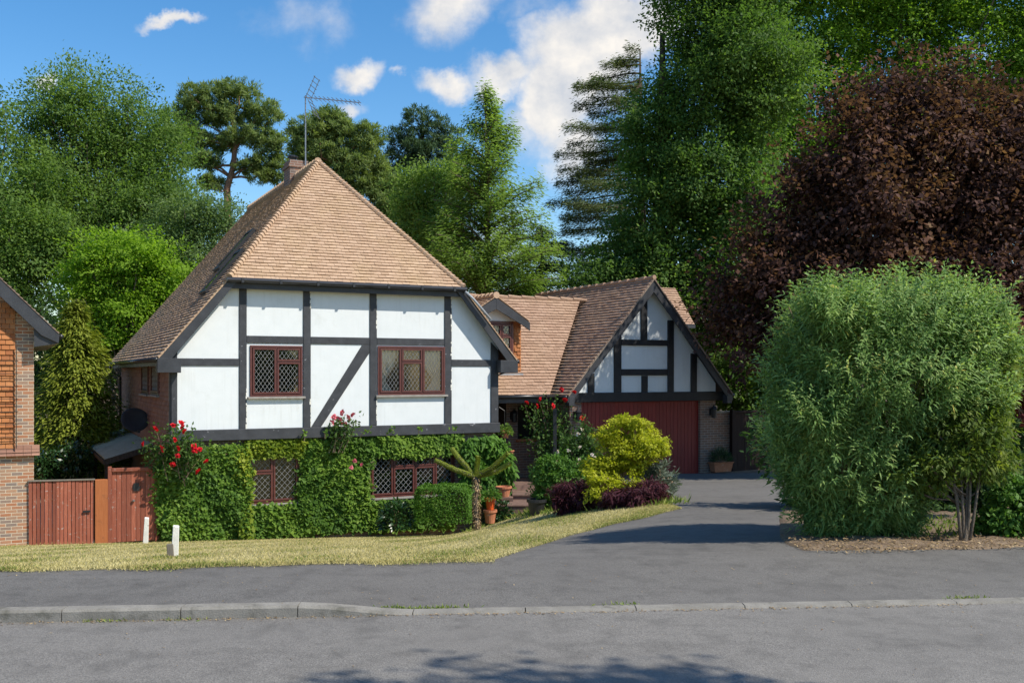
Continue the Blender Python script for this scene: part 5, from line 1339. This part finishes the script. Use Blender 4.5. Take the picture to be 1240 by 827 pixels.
for tips in ([(550, 568, 0), (528, 557, -.1)], [(556, 556, .1), (547, 545, .25)], [(578, 562, 0), (579, 553, .0)], [(596, 566, -.1), (615, 548, -.15)], [(600, 572, .15), (617, 563, .3)]):
    pts = [Vector(hd)] + [at(x, y, DM) - b_ + Vector((0, d, 0)) for x, y, d in tips]
    fine = []
    for i in range(len(pts) - 1):
        for j in range(6): fine.append(pts[i].lerp(pts[i + 1], j / 6))
    fine.append(pts[-1])
    br_ = MB().tube(fine, [.058 - .024 * i / len(fine) for i in range(len(fine))], 7).build('branch', MAT['bark'], mo, smooth=True)
    n = 1500; x = rng.random(n) * (len(fine) - 1.001); i0 = x.astype(int); fr_ = (x - i0)[:, None]; fa = np.array(fine)
    c = fa[i0] * (1 - fr_) + fa[i0 + 1] * fr_; ax = unit(fa[i0 + 1] - fa[i0]); rv = rvec(n); rad = unit(rv - ax * (rv * ax).sum(1, keepdims=True))
    leaf_object('spiky_leaves', c + rad * (.045 - .02 * x / len(fine))[:, None], rad * .8 + ax * -.3 + rvec(n) * .2, ax * .8 + rad * .75, rng.uniform(.03, .055, n), rng.uniform(.018, .028, n), MAT['lf_puzzle'], br_, (0, 0, 0), rng.random(n))

# ================================================================== BED BY THE DRIVE
def bush(name, label, cat, px, py_base, D, blobs, ncl, per, rc, ll, lw, mat, bark='stem', nlimb=24, r0=.03, group=None, htop=None, **k):
    base = at(px, py_base, D); base.z = gz(base.x, D)
    return leafy_tree(name, label, base, at(px, htop or min(b[1] for b in blobs) + 10, D), r0, to_blobs(blobs, D), ncl, per, rc, ll, lw, mat, bark, nlimb, group, cat, **k)
bush('golden_maple', 'bright yellow green maple shrub in front of the red garage door', 'shrub', 752, 612, 19.2,
     [(752, 552, 34, 24), (738, 540, 24, 18), (774, 530, 28, 16), (766, 511, 22, 9), (800, 543, 16, 8), (735, 566, 22, 14), (776, 565, 20, 12), (728, 592, 16, 16, -.9), (748, 585, 22, 10, -.9), (715, 578, 8, 6, -.6)],
     560, 44, .15, .06, .035, 'lf_acer', up=1.0, out=.3, rnd=.5, droop=.35, flat=.3, nlimb=40, inner=.12, core=.35, gap=.35, lo=.25, hi=.5, lump=9)
bush('purple_maple', 'low dark purple cut leaf maple right of the yellow shrub', 'shrub', 770, 616, 18.0,
     [(770, 600, 34, 17), (795, 600, 14, 14), (748, 604, 14, 13), (735, 600, 14, 14, .4)], 260, 34, .12, .12, .022, 'lf_purple', up=.6, droop=.9, flat=.6, inner=.3)
bush('purple_maple', 'low dark purple cut leaf maple left of the yellow shrub', 'shrub', 703, 620, 18.9,
     [(703, 600, 26, 18), (690, 606, 14, 13), (722, 598, 14, 16)], 220, 34, .12, .12, .022, 'lf_purple', up=.6, droop=.9, flat=.6, inner=.3)
bush('silver_shrub', 'grey leaved shrub behind the yellow pot at the drive edge', 'shrub', 802, 608, 19.3, [(803, 592, 13, 18), (796, 580, 14, 18)], 110, 26, .12, .11, .02, 'lf_grey', up=.5, droop=-.4, inner=.3)
bush('fuchsia_bush', 'loose mid green shrub beside the porch steps', 'shrub', 670, 620, 21.8,
     [(670, 585, 22, 30), (662, 600, 16, 20), (684, 572, 18, 22), (672, 562, 14, 12), (660, 575, 10, 18)], 330, 30, .14, .075, .04, 'lf_low', inner=.3)
sw_ = bush('white_flower_shrub', 'green shrub with pale pink flowers near the garage pier', 'shrub', 700, 612, 22.6,
     [(700, 545, 20, 18), (712, 562, 20, 24), (690, 560, 14, 18), (706, 590, 24, 26), (708, 525, 10, 14)], 300, 30, .14, .08, .035, 'lf_rose', inner=.3)
for i in range(12): bloom('petal_pale', at(random.gauss(697, 14), random.gauss(548, 12), 22.0 + random.uniform(-.3, .2)), sw_, sw_.location, random.uniform(.7, 1.1))
cr = W(10.3, -.15, .6)
rr_ = empty('porch_rose', cr, 'tall climbing rose with red blooms trained beside the garage pier', 'rose')
spray(rr_, cr, [(668 + random.uniform(-6, 6), 565, x, y) for x, y in ((637, 490), (649, 492), (655, 486), (669, 492), (690, 478), (684, 486), (660, 505), (645, 510), (675, 500), (690, 510), (664, 520), (652, 525), (680, 525), (694, 535), (660, 480), (672, 478), (640, 530), (690, 550), (650, 545), (700, 520))], 28.3, 'lf_rose', 95, .11, .065, spread=.3)
m = MB(); m.box(-.05, .05, -.05, .05, -1, 2.4); m.build('support_post', MAT['black'], rr_)
for (x, y) in ((637, 488), (649.5, 491.5), (655, 484), (669, 492), (695, 475.5), (684, 485), (680, 472), (705, 507)): bloom('petal_red', at(x, y, 27.8), rr_, cr, random.uniform(1.1, 1.5))
n = 2600; Q = poly_sample([(570, 628), (650, 612), (820, 606), (822, 613), (700, 622), (640, 628), (575, 636)], n)
gp = [(lambda v: (v.x, v.y))(G(float(a), float(b) - 2, 14, 27)) for a, b in Q[:600]]
gp = np.repeat(np.array(gp), 5, 0); n = len(gp); gp += rng.normal(0, .12, (n, 2))
tag(leaf_object('ground_cover', np.stack([gp[:, 0], gp[:, 1], g(gp[:, 0], gp[:, 1])], 1), rvec(n), rvec(n) * .7 + np.array([0, 0, .8]), rng.uniform(.07, .2, n), rng.uniform(.012, .03, n), MAT['lf_weed'], None, (0, 0, 0), rng.random(n)), kind='stuff')

# ================================================================== BIG BUSH AND NEIGHBOURS ON THE RIGHT
DB = 11.9
bb = at(1035, 665, DB - .4); bb.z = gz(bb.x, bb.y)
big = empty('buddleia_bush', bb, 'huge rounded grey green bush with drooping narrow leaves beside the drive', 'bush')
bl = to_blobs([(1070, 440, 132, 92), (995, 440, 68, 70), (1160, 425, 68, 70), (1105, 378, 70, 46), (1080, 388, 110, 50), (1012, 402, 62, 50), (1150, 396, 66, 52), (990, 520, 62, 90), (1050, 540, 90, 100), (1010, 600, 44, 50), (1120, 490, 80, 66), (1040, 620, 44, 36), (1190, 440, 30, 50), (1000, 622, 32, 36), (1048, 630, 46, 32), (1085, 600, 40, 46), (968, 540, 34, 50)], DB)
bl = [b for b in bl] + [(c + np.array([random.uniform(-1, 1) * r[0], -abs(random.random()) * r[1] * .8, random.uniform(-.7, 1) * r[2]]) * .8, r * random.uniform(.25, .4)) for c, r in bl for _ in range(4)]
cp, co = blob_clusters(bl, 8600, .82, .2, .8)
nzv = np.sin(cp[:, 0] * 5.1 + cp[:, 2] * 3.3) * np.sin(cp[:, 2] * 5.7 - cp[:, 1] * 3.1 + 1) + .5 * np.sin(cp[:, 0] * 11 + 2) * np.sin(cp[:, 2] * 9.3)
kp = nzv > -.6; cp = cp[kp]; co = co[kp]; ns = len(cp)
up_ = unit(co * np.array([1, 1, .5]) + np.array([0, 0, 1.15]) + rvec(ns) * .5)
sl_ = rng.uniform(.18, .55, ns); pairs = 7
f_ = np.tile(np.linspace(.1, 1.0, pairs), ns); ii = np.repeat(np.arange(ns), pairs)
base_ = cp - up_ * .25
stem_p = base_[ii] + up_[ii] * (sl_[ii] * f_)[:, None] + np.array([0, 0, -1]) * (.12 * f_ ** 2 * sl_[ii])[:, None]
n1 = len(ii); sd = unit(np.cross(up_[ii], rvec(n1)))
PP = np.concatenate([stem_p, stem_p]); AA = np.concatenate([sd, -sd]) * (1.05 - .5 * np.tile(f_, 2))[:, None] + np.tile(up_[ii], (2, 1)) * (.25 + .6 * np.tile(f_, 2))[:, None]
NN = np.tile(up_[ii], (2, 1)) + rvec(2 * n1) * .25 + np.array([0, 0, .3])
n2 = len(PP); tt = np.clip(rng.normal(.5, .3, ns), 0, 1)
leaf_object('leaves', PP, NN, AA, rng.uniform(.07, .16, n2) * (1.1 - .4 * np.tile(f_, 2)), rng.uniform(.014, .024, n2), MAT['lf_buddleia'], big, bb, np.tile(tt[ii], 2), curved=True, droop=.45, fold=.15)
m = MB()
for i in rng.choice(ns, 60, replace=False):
    a = Vector((random.uniform(-.1, .6), random.uniform(.5, 1.1), -.1)); b = Vector(cp[i]) - bb; b.y = max(b.y, .3); mid = a.lerp(b, .5) + Vector((0, 0, .25)); m.tube([a, a.lerp(mid, .5) + Vector((0, 0, .08)), mid, b], [.022, .018, .014, .006], 5)
m.build('stems', MAT['stem'], big)
st_ = at(1168, 662, 11.2); st_.z = gz(st_.x, 11.2)
sm = leafy_tree('small_tree', 'slender multi stemmed small tree with yellow green leaves right of the big bush', st_, at(1175, 520, 11.3), .028,
    to_blobs([(1165, 525, 55, 50), (1135, 548, 52, 44), (1180, 555, 44, 26), (1200, 470, 38, 50, .4), (1185, 505, 40, 35), (1120, 570, 42, 28), (1190, 555, 40, 22), (1225, 445, 20, 25, .6)], 11.4), 680, 28, .15, .08, .026, 'lf_small', 'bark', 40, cat='tree', droop=.6, flat=.45, inner=.3)
m = MB()
for x in (-.08, .06, .13, -.02): m.tube([(x * .3, random.uniform(-.03, .03), -.1), (x * .8, 0, .3), (x * 1.4, .03, .75), (x * 3, .1, 1.5)], [.022, .018, .014, .008], 6)
m.build('side_trunk', MAT['bark'], sm, smooth=True)
bush('low_bush', 'low bright green bush at the right edge of the bare soil', 'bush', 1222, 668, 11.6, [(1225, 628, 34, 34), (1205, 642, 20, 20), (1238, 600, 28, 22), (1212, 655, 22, 14)], 300, 26, .13, .07, .042, 'lf_low', inner=.3, nlimb=30)
bush('red_maple', 'small red leaved maple at the right picture edge behind the small tree', 'shrub', 1250, 640, 13.6, [(1240, 445, 24, 38), (1255, 420, 26, 40), (1255, 480, 24, 36)], 170, 26, .15, .09, .06, 'lf_red', 'stem', 20, inner=.3)
bush('dark_shrub', 'dark evergreen shrub in shade behind the small tree', 'shrub', 1215, 650, 15.5, [(1215, 560, 60, 80), (1150, 590, 70, 55), (1255, 520, 50, 90), (1110, 610, 60, 45)], 520, 26, .25, .12, .06, 'lf_dark', 'bark_dark', 30, inner=.3)
bush('dark_shrub', 'low dark shrub in deep shade behind the base of the big bush', 'shrub', 1060, 640, 16.5, [(1060, 590, 90, 70), (1000, 560, 60, 80)], 420, 26, .25, .12, .06, 'lf_dark', 'bark_dark', 20, inner=.3)
n = 1800; gx = rng.uniform(4.3, 9, n); gy = rng.uniform(11.4, 14, n)
tag(leaf_object('weeds', np.stack([gx, gy, g(gx, gy) + .03], 1), rvec(n), rvec(n) * .7 + np.array([0, 0, .8]), rng.uniform(.04, .14, n), rng.uniform(.01, .03, n), MAT['lf_weed'], None, (0, 0, 0), rng.random(n) * .7), kind='stuff')
bush('laurel_bush', 'dark green laurel over the wall behind garage and brown gate', 'bush', 905, 560, 33.5, [(900, 465, 40, 36), (880, 478, 28, 24), (930, 450, 36, 48), (895, 440, 26, 24), (915, 500, 40, 40)], 320, 26, .4, .2, .1, 'lf_lime', 'bark_dark', 20, inner=.3)

# ================================================================== TREES
def tree(name, label, px, py_base, D, htop, r0, blobs, ncl, per, rc, ll, lw, mat, **k):
    base = at(px, 500, D); base.z = gz(min(max(base.x, -14), 14), 30) - .1
    k.setdefault('group', 'trees around the houses')
    return leafy_tree(name, label, base, at(px + k.pop('lean', 0), htop, D), r0, to_blobs(blobs, D), ncl, per, rc, ll, lw, mat, **k)
tree('broadleaf_tree', 'tall mid green tree rising highest behind the left side of the timbered house', 125, 0, 50, 130, .35,
     [(112, 150, 62, 50), (72, 195, 50, 60), (165, 175, 45, 60), (120, 225, 80, 62), (190, 225, 44, 50), (60, 265, 55, 60), (150, 290, 80, 60), (228, 262, 32, 34), (40, 180, 24, 26), (105, 115, 22, 16), (152, 122, 16, 18), (200, 172, 18, 22), (70, 140, 24, 16)],
     1150, 90, .95, .17, .085, 'lf_broad', inner=.16, nlimb=90, rnd=.8, gap=.3, core=.55, lo=.18, hi=.5, lump=12, rise=.75, spray=2.2, droop=.1)
tree('broadleaf_tree', 'green tree cut by the left picture edge above the neighbour roof', -10, 0, 46, 150, .3,
     [(-20, 165, 36, 44), (18, 250, 52, 62), (-30, 260, 60, 70), (40, 320, 60, 50), (5, 350, 60, 60), (80, 300, 30, 36)], 680, 84, .9, .17, .09, 'lf_broad', inner=.16, nlimb=50, gap=.3, core=.55, lo=.18, hi=.5, rise=.4, spray=2.0)
tree('broadleaf_tree', 'bluish green tree close behind the left roof slope of the house', 235, 0, 44, 250, .22,
     [(240, 268, 40, 28), (205, 300, 46, 36), (262, 285, 22, 24), (170, 330, 50, 40), (220, 345, 50, 40)], 520, 74, .7, .15, .07, 'lf_blue', inner=.2, nlimb=36, gap=.25, core=.55, lo=.18, hi=.5, rise=.4, spray=2.0)
tree('maple_tree', 'vivid light green maple in front of the darker trees left of the house', 150, 0, 39, 300, .2,
     [(150, 320, 52, 34), (105, 345, 36, 34), (195, 330, 36, 32), (175, 372, 50, 32), (120, 385, 42, 34), (205, 368, 24, 22), (145, 415, 44, 26), (160, 296, 26, 14)], 700, 66, .6, .13, .085, 'lf_bright', inner=.16, nlimb=60, flat=.35, up=.9, lump=16, gap=.3, core=.5, lo=.2, hi=.42, spray=2.2)
tree('evergreen_tree', 'dark evergreen behind the golden conifer in the gap between the houses', 70, 0, 42, 400, .25,
     [(70, 400, 60, 60), (20, 420, 50, 60), (110, 460, 60, 60), (60, 490, 70, 60), (150, 430, 40, 50), (100, 540, 80, 50)], 560, 48, .6, .2, .08, 'lf_dark', bark='bark_dark', inner=.3, nlimb=20)
# golden conifer: drooping sprays on a cone
def cone_conifer(name, label, px, D, ytop, ybot, wbot, mat, nsp, ll, lw, droop=.5, power=.8, per=26, bark='bark_dark', rag=.25):
    base = at(px, 500, D); base.z = gz(min(max(base.x, -14), 14), 30) - .1; top = at(px, ytop, D); zb = at(px, ybot, D).z
    o = empty(name, base, label, 'tree', group='trees around the houses')
    h = rng.random(nsp) ** .75; az_ = rng.uniform(0, 2*np.pi, nsp); rad = wbot * D / F * h ** power * rng.uniform(1 - rag, 1.08, nsp)
    z = top.z - (top.z - zb) * h; outv = np.stack([np.cos(az_), np.sin(az_), -droop * np.ones(nsp)], 1)
    tipp = np.stack([base.x + np.cos(az_) * rad, base.y + np.sin(az_) * rad, z], 1)
    ii = np.repeat(np.arange(nsp), per); n = len(ii); x = rng.random(n)
    L = np.minimum(rad * .8, .9)[ii] + .15
    P = tipp[ii] - unit(outv)[ii] * (L * x)[:, None] + rng.normal(0, .09, (n, 3)) + rng.normal(0, .1, (n, 3)) * np.array([1, 1, .3]) * x[:, None]
    A = outv[ii] + rvec(n) * .55; N = np.array([0, 0, 1.0]) + outv[ii] * .4 + rvec(n) * .4
    leaf_object('crown', P, N, A, ll * rng.uniform(.6, 1.3, n), lw * rng.uniform(.7, 1.2, n), MAT[mat], o, base, np.clip(rng.normal(.5, .2, nsp), 0, 1)[ii] * .6 + .4 * (1 - x))
    m = MB(); m.tube([(0, 0, -.2), Vector(top) - base], [.16, .02], 7)
    for i in rng.choice(nsp, 40, replace=False): t_ = Vector(tipp[i]) - base; m.tube([(0, 0, t_.z + .2), t_], [.03, .008], 4)
    m.build('trunk', MAT[bark], o, smooth=True); return o
cone_conifer('golden_conifer', 'pointed golden green conifer in the gap between the two houses', 92, 31, 368, 585, 74, 'lf_gold', 680, .17, .06, droop=.45, power=.62, per=34)
bush('garden_bush', 'dark leafy bush above the low red fence', 'bush', 75, 620, 28.5, [(75, 560, 28, 22), (55, 575, 22, 22), (95, 596, 30, 14)], 260, 28, .25, .13, .06, 'lf_laurel', 'bark_dark', 14, inner=.3)

def pine(name, label, px, D, path, clumps, mat, bark='bark_pine', r0=.3, ncl=420, per=46, ll=.26, limb=26):
    """bare curved trunk and flat needle clumps"""
    base = at(path[0][0], 500, D); base.z = gz(min(max(base.x, -14), 14), 30) - .1
    o = empty(name, base, label, 'tree', group='trees around the houses')
    bl = to_blobs(clumps, D); P, N, A, L, Wd, ct, cp = crown_leaves(bl, ncl, per, .42, ll, .05, inner=.3, rmin=.6, tuft=True, flat=.7)
    leaf_object('crown', P, N, A, L, Wd, MAT[mat], o, base, ct)
    m = MB(); pts = [Vector((0, 0, -.3))] + [at(x, y, D) - base for x, y in path]
    m.tube(pts, [r0 * (1 - .75 * i / len(pts)) for i in range(len(pts))], 8)
    for i in rng.choice(len(cp), limb, replace=False):
        t_ = Vector(cp[i]) - base; c_ = [p for p in pts if p.z < t_.z + .5] or [pts[1]]; a = c_[-1].lerp(c_[max(0, len(c_) - 2)], random.random() * .6)
        mid = a.lerp(t_, .55) + Vector((random.uniform(-.3, .3), random.uniform(-.3, .3), -.25)); m.tube([a, a.lerp(mid, .5) + Vector((0, 0, .1)), mid, t_], [.09, .07, .05, .015], 5)
    m.build('trunk', MAT[bark], o, smooth=True); return o
pine('scots_pine', 'tall scots pine with bare reddish trunk left of the chimney', 283, 60, [(281, 330), (276, 262), (275, 228), (283, 200), (285, 165), (278, 125)],
     [(245, 118, 34, 17), (285, 112, 32, 14), (318, 138, 26, 16), (225, 140, 26, 14), (268, 140, 34, 14), (305, 165, 34, 14), (232, 168, 30, 14), (270, 172, 26, 12), (330, 178, 22, 16), (245, 195, 26, 12), (305, 200, 26, 10), (325, 215, 22, 9), (255, 222, 20, 9), (210, 155, 14, 12), (335, 198, 16, 10)], 'lf_pine', ncl=1150, per=52)
pine('scots_pine', 'rounded pine directly behind the roof apex and chimney', 400, 56, [(420, 330), (418, 260), (410, 220), (405, 185), (400, 160)],
     [(375, 162, 28, 20), (405, 155, 30, 16), (438, 170, 26, 20), (395, 185, 36, 16), (430, 198, 34, 16), (455, 205, 14, 22), (440, 225, 26, 14), (412, 215, 24, 12), (365, 180, 16, 18), (470, 240, 22, 30), (395, 140, 18, 10)], 'lf_pine', ncl=1100, per=52)
pine('dark_pine', 'blackish green pine between the rounded pine and the pale tree', 510, 60, [(512, 340), (510, 280), (508, 220), (512, 160)],
     [(513, 148, 28, 18), (490, 168, 26, 18), (535, 168, 28, 18), (510, 185, 40, 18), (478, 200, 20, 20), (540, 200, 36, 22), (500, 220, 46, 22), (480, 245, 40, 24), (545, 240, 36, 26), (470, 285, 40, 30), (520, 290, 46, 34)], 'lf_pine_dark', bark='bark_dark', ncl=1200, per=52)
# pale feathery tree
def feathery(name, label, px, D, ytop, ybot, prof, mat, nb, per, ll, lw, rise=.25, bark='bark', group='trees around the houses', flat=.35, r0=.22, az_c=None, dens=1.0, bshort=.45, wk=1.0):
    """straight trunk with many boughs; prof = list of (py, half width px)"""
    base = at(px, 500, D); base.z = gz(min(max(base.x, -14), 14), 30) - .1; o = empty(name, base, label, 'tree', group=group)
    top = at(px, ytop, D); zb = at(px, ybot, D).z; m = MB(); m.tube([(0, 0, -.3), Vector((.1, 0, (top.z - base.z) * .5)), Vector(top) - base], [r0, r0 * .6, .03], 8)
    Ps = []; As = []; Ns = []; Tn = []
    py = [p[0] for p in prof]; wd = [p[1] for p in prof]
    for i in range(nb):
        yy = ytop + (ybot - ytop) * ((i + random.random()) / nb) ** .9; L = np.interp(yy, py, wd) * D / F * random.uniform(bshort, 1.08)
        a_ = random.uniform(0, 2 * math.pi) if az_c is None else random.gauss(*az_c)
        z = CZ - (yy - 452) / F * D
        a = Vector((base.x, base.y, z - L * rise * .9)); d = Vector((math.cos(a_), math.sin(a_), 0)); pts = []
        for j in range(7):
            x = j / 6; pts.append(a + d * L * x + Vector((0, 0, L * rise * (1.6 * x - .75 * x * x) + random.uniform(-.06, .06))))
        m.tube([p - base for p in pts], [.06 * (1 - .13 * j) * min(1, L / 2 + .2) for j in range(7)], 4)
        n = int(per * (.3 + L) * dens); tn = random.gauss(.5, .2)
        x = rng.random(n) ** .7 * 5.999; i0 = x.astype(int); pa_ = np.array(pts); c = pa_[i0] + (pa_[i0 + 1] - pa_[i0]) * (x - i0)[:, None]
        sd_ = np.array([-d.y, d.x, 0]); wv = (.13 + .16 * L * (x / 6) * (1.15 - x / 6) * 2) * wk
        Ps.append(c + sd_ * (rng.normal(0, 1, n) * wv)[:, None] + np.stack([rng.normal(0, .08, n), rng.normal(0, .08, n), rng.normal(-.05, flat * .3, n)], 1))
        As.append(np.array(d) * .7 + sd_ * rng.normal(0, .8, n)[:, None] + np.array([0, 0, -.25]) + rvec(n) * .3); Ns.append(np.array([0, 0, 1.0]) + rvec(n) * .6); Tn.append(np.full(n, tn))
    P = np.concatenate(Ps); n = len(P)
    leaf_object('crown', P, np.concatenate(Ns), np.concatenate(As), ll * rng.uniform(.6, 1.3, n), lw * rng.uniform(.7, 1.2, n), MAT[mat], o, base, np.clip(np.concatenate(Tn), 0, 1))
    m.build('trunk', MAT[bark], o, smooth=True); return o
feathery('dawn_redwood', 'pale feathery tree with ascending boughs right of the main roof', 588, 36.5, 106, 350, [(106, 6), (150, 36), (200, 62), (260, 85), (300, 98), (350, 92)], 'lf_redwood', 120, 200, .17, .055, rise=.5, flat=.75, wk=.75)
tree('birch_tree', 'light green leafy tree beside the pale feathery tree above the roof slope', 515, 0, 38.5, 215, .15,
     [(512, 235, 28, 26), (500, 270, 30, 30), (535, 275, 30, 36), (520, 310, 40, 30), (560, 320, 30, 26), (540, 215, 16, 22)], 420, 60, .6, .14, .07, 'lf_redwood', inner=.25, nlimb=24)
feathery('cedar_tree', 'conifer with long level boughs in front of the clouds', 775, 50, 60, 345, [(60, 20), (110, 85), (140, 72), (165, 112), (200, 92), (230, 108), (262, 118), (300, 112), (345, 100)], 'lf_cedar', 54, 320, .2, .05, rise=-.06, bark='bark_dark', flat=.5, r0=.4, bshort=.7, az_c=(math.pi, .6), wk=.55)
feathery('hemlock_tree', 'dark low conifer with level boughs behind the garage roof ridge', 655, 46, 272, 372, [(272, 12), (300, 46), (330, 64), (372, 74)], 'lf_pine_dark', 60, 150, .18, .06, rise=-.05, bark='bark_dark', flat=.4, r0=.2)
tree('lime_tree', 'huge dense dark green tree behind the garage gable', 800, 0, 40, 40, .5,
     [(862, 40, 56, 50), (840, 100, 54, 56), (820, 165, 50, 54), (800, 225, 46, 50), (865, 130, 74, 76), (858, 210, 78, 76), (782, 285, 44, 46), (840, 300, 80, 66), (770, 325, 34, 32), (800, 370, 90, 60), (880, 330, 70, 80), (900, 400, 70, 70), (890, 230, 60, 90), (900, 90, 70, 80), (870, -40, 80, 60)],
     2500, 84, .85, .16, .09, 'lf_lime', bark='bark_dark', inner=.3, core=.8, lo=.2, hi=.5, nlimb=22, rnd=.8)
tree('oak_tree', 'bright green tall tree filling the upper right corner of the sky', 1090, 0, 52, -40, .45,
     [(930, 50, 60, 60), (990, 110, 70, 70), (945, 175, 52, 56), (1010, 30, 80, 60), (1090, 60, 90, 70), (1170, 70, 80, 80), (1240, 120, 70, 80), (1130, 150, 80, 60), (1210, 210, 70, 60), (940, 245, 48, 40), (1060, -40, 120, 60), (1200, -30, 100, 60), (1000, 200, 60, 60), (1290, 40, 60, 120)],
     2700, 76, 1.0, .19, .125, 'lf_oak', core=.8, inner=.3, nlimb=10, rnd=.8)
tree('copper_maple', 'broad dark purple maple above the big grey green bush', 1090, 0, 27, 110, .3,
     [(1060, 185, 50, 46), (1100, 130, 30, 42), (1010, 225, 50, 46), (960, 285, 44, 42), (1120, 200, 70, 66), (1190, 190, 56, 62), (1225, 265, 66, 80), (1060, 285, 100, 72), (935, 345, 46, 48), (1000, 350, 84, 64), (1120, 340, 104, 76), (1210, 380, 76, 76), (905, 405, 34, 40), (1150, 135, 26, 26), (1135, 88, 14, 18), (1040, 130, 14, 22), (1250, 175, 50, 70), (975, 420, 76, 46), (970, 215, 18, 16), (905, 300, 18, 14)],
     1900, 66, .62, .15, .1, 'lf_copper', bark='bark_dark', inner=.14, nlimb=60, rnd=.7, up=.7, droop=.45, spray=2.6, gap=.35, core=.6, lo=.2, hi=.5)
# wood beyond everything
bl = []
for px in range(-160, 1420, 52):
    h = 395 + 30 * math.sin(px * .05) if px > 560 and px < 760 else 330 + 40 * math.sin(px * .031)
    d = random.uniform(-6, 10); bl.append((px, (h + 500) / 2, 48, (500 - h) / 2 + 12, d))
P, N, A, L, Wd, ct, cp = crown_leaves(to_blobs(bl, 84), 1500, 30, 1.3, .5, .3, inner=.1)
tag(leaf_object('woodland', P, N, A, L, Wd, MAT['lf_dark'], None, (0, 0, 0), ct), kind='stuff')
# street tree on the right, out of the picture, whose shade falls across the road
sb_ = Vector((8.8, 1.7, 1.9))
leafy_tree('street_tree', 'roadside tree beyond the right picture edge whose shade reaches the road', sb_, sb_ + Vector((0, .1, 8.2)), .14,
    [(np.array((7.7, 2.62, 11.0)), np.array((1.3, .55, .7))), (np.array((6.6, 2.5, 10.8)), np.array((.8, .5, .5))), (np.array((8.5, 2.3, 11.2)), np.array((.6, .4, .5)))], 100, 34, .4, .13, .085, 'lf_broad', nlimb=14, inner=.3, group='trees around the houses')
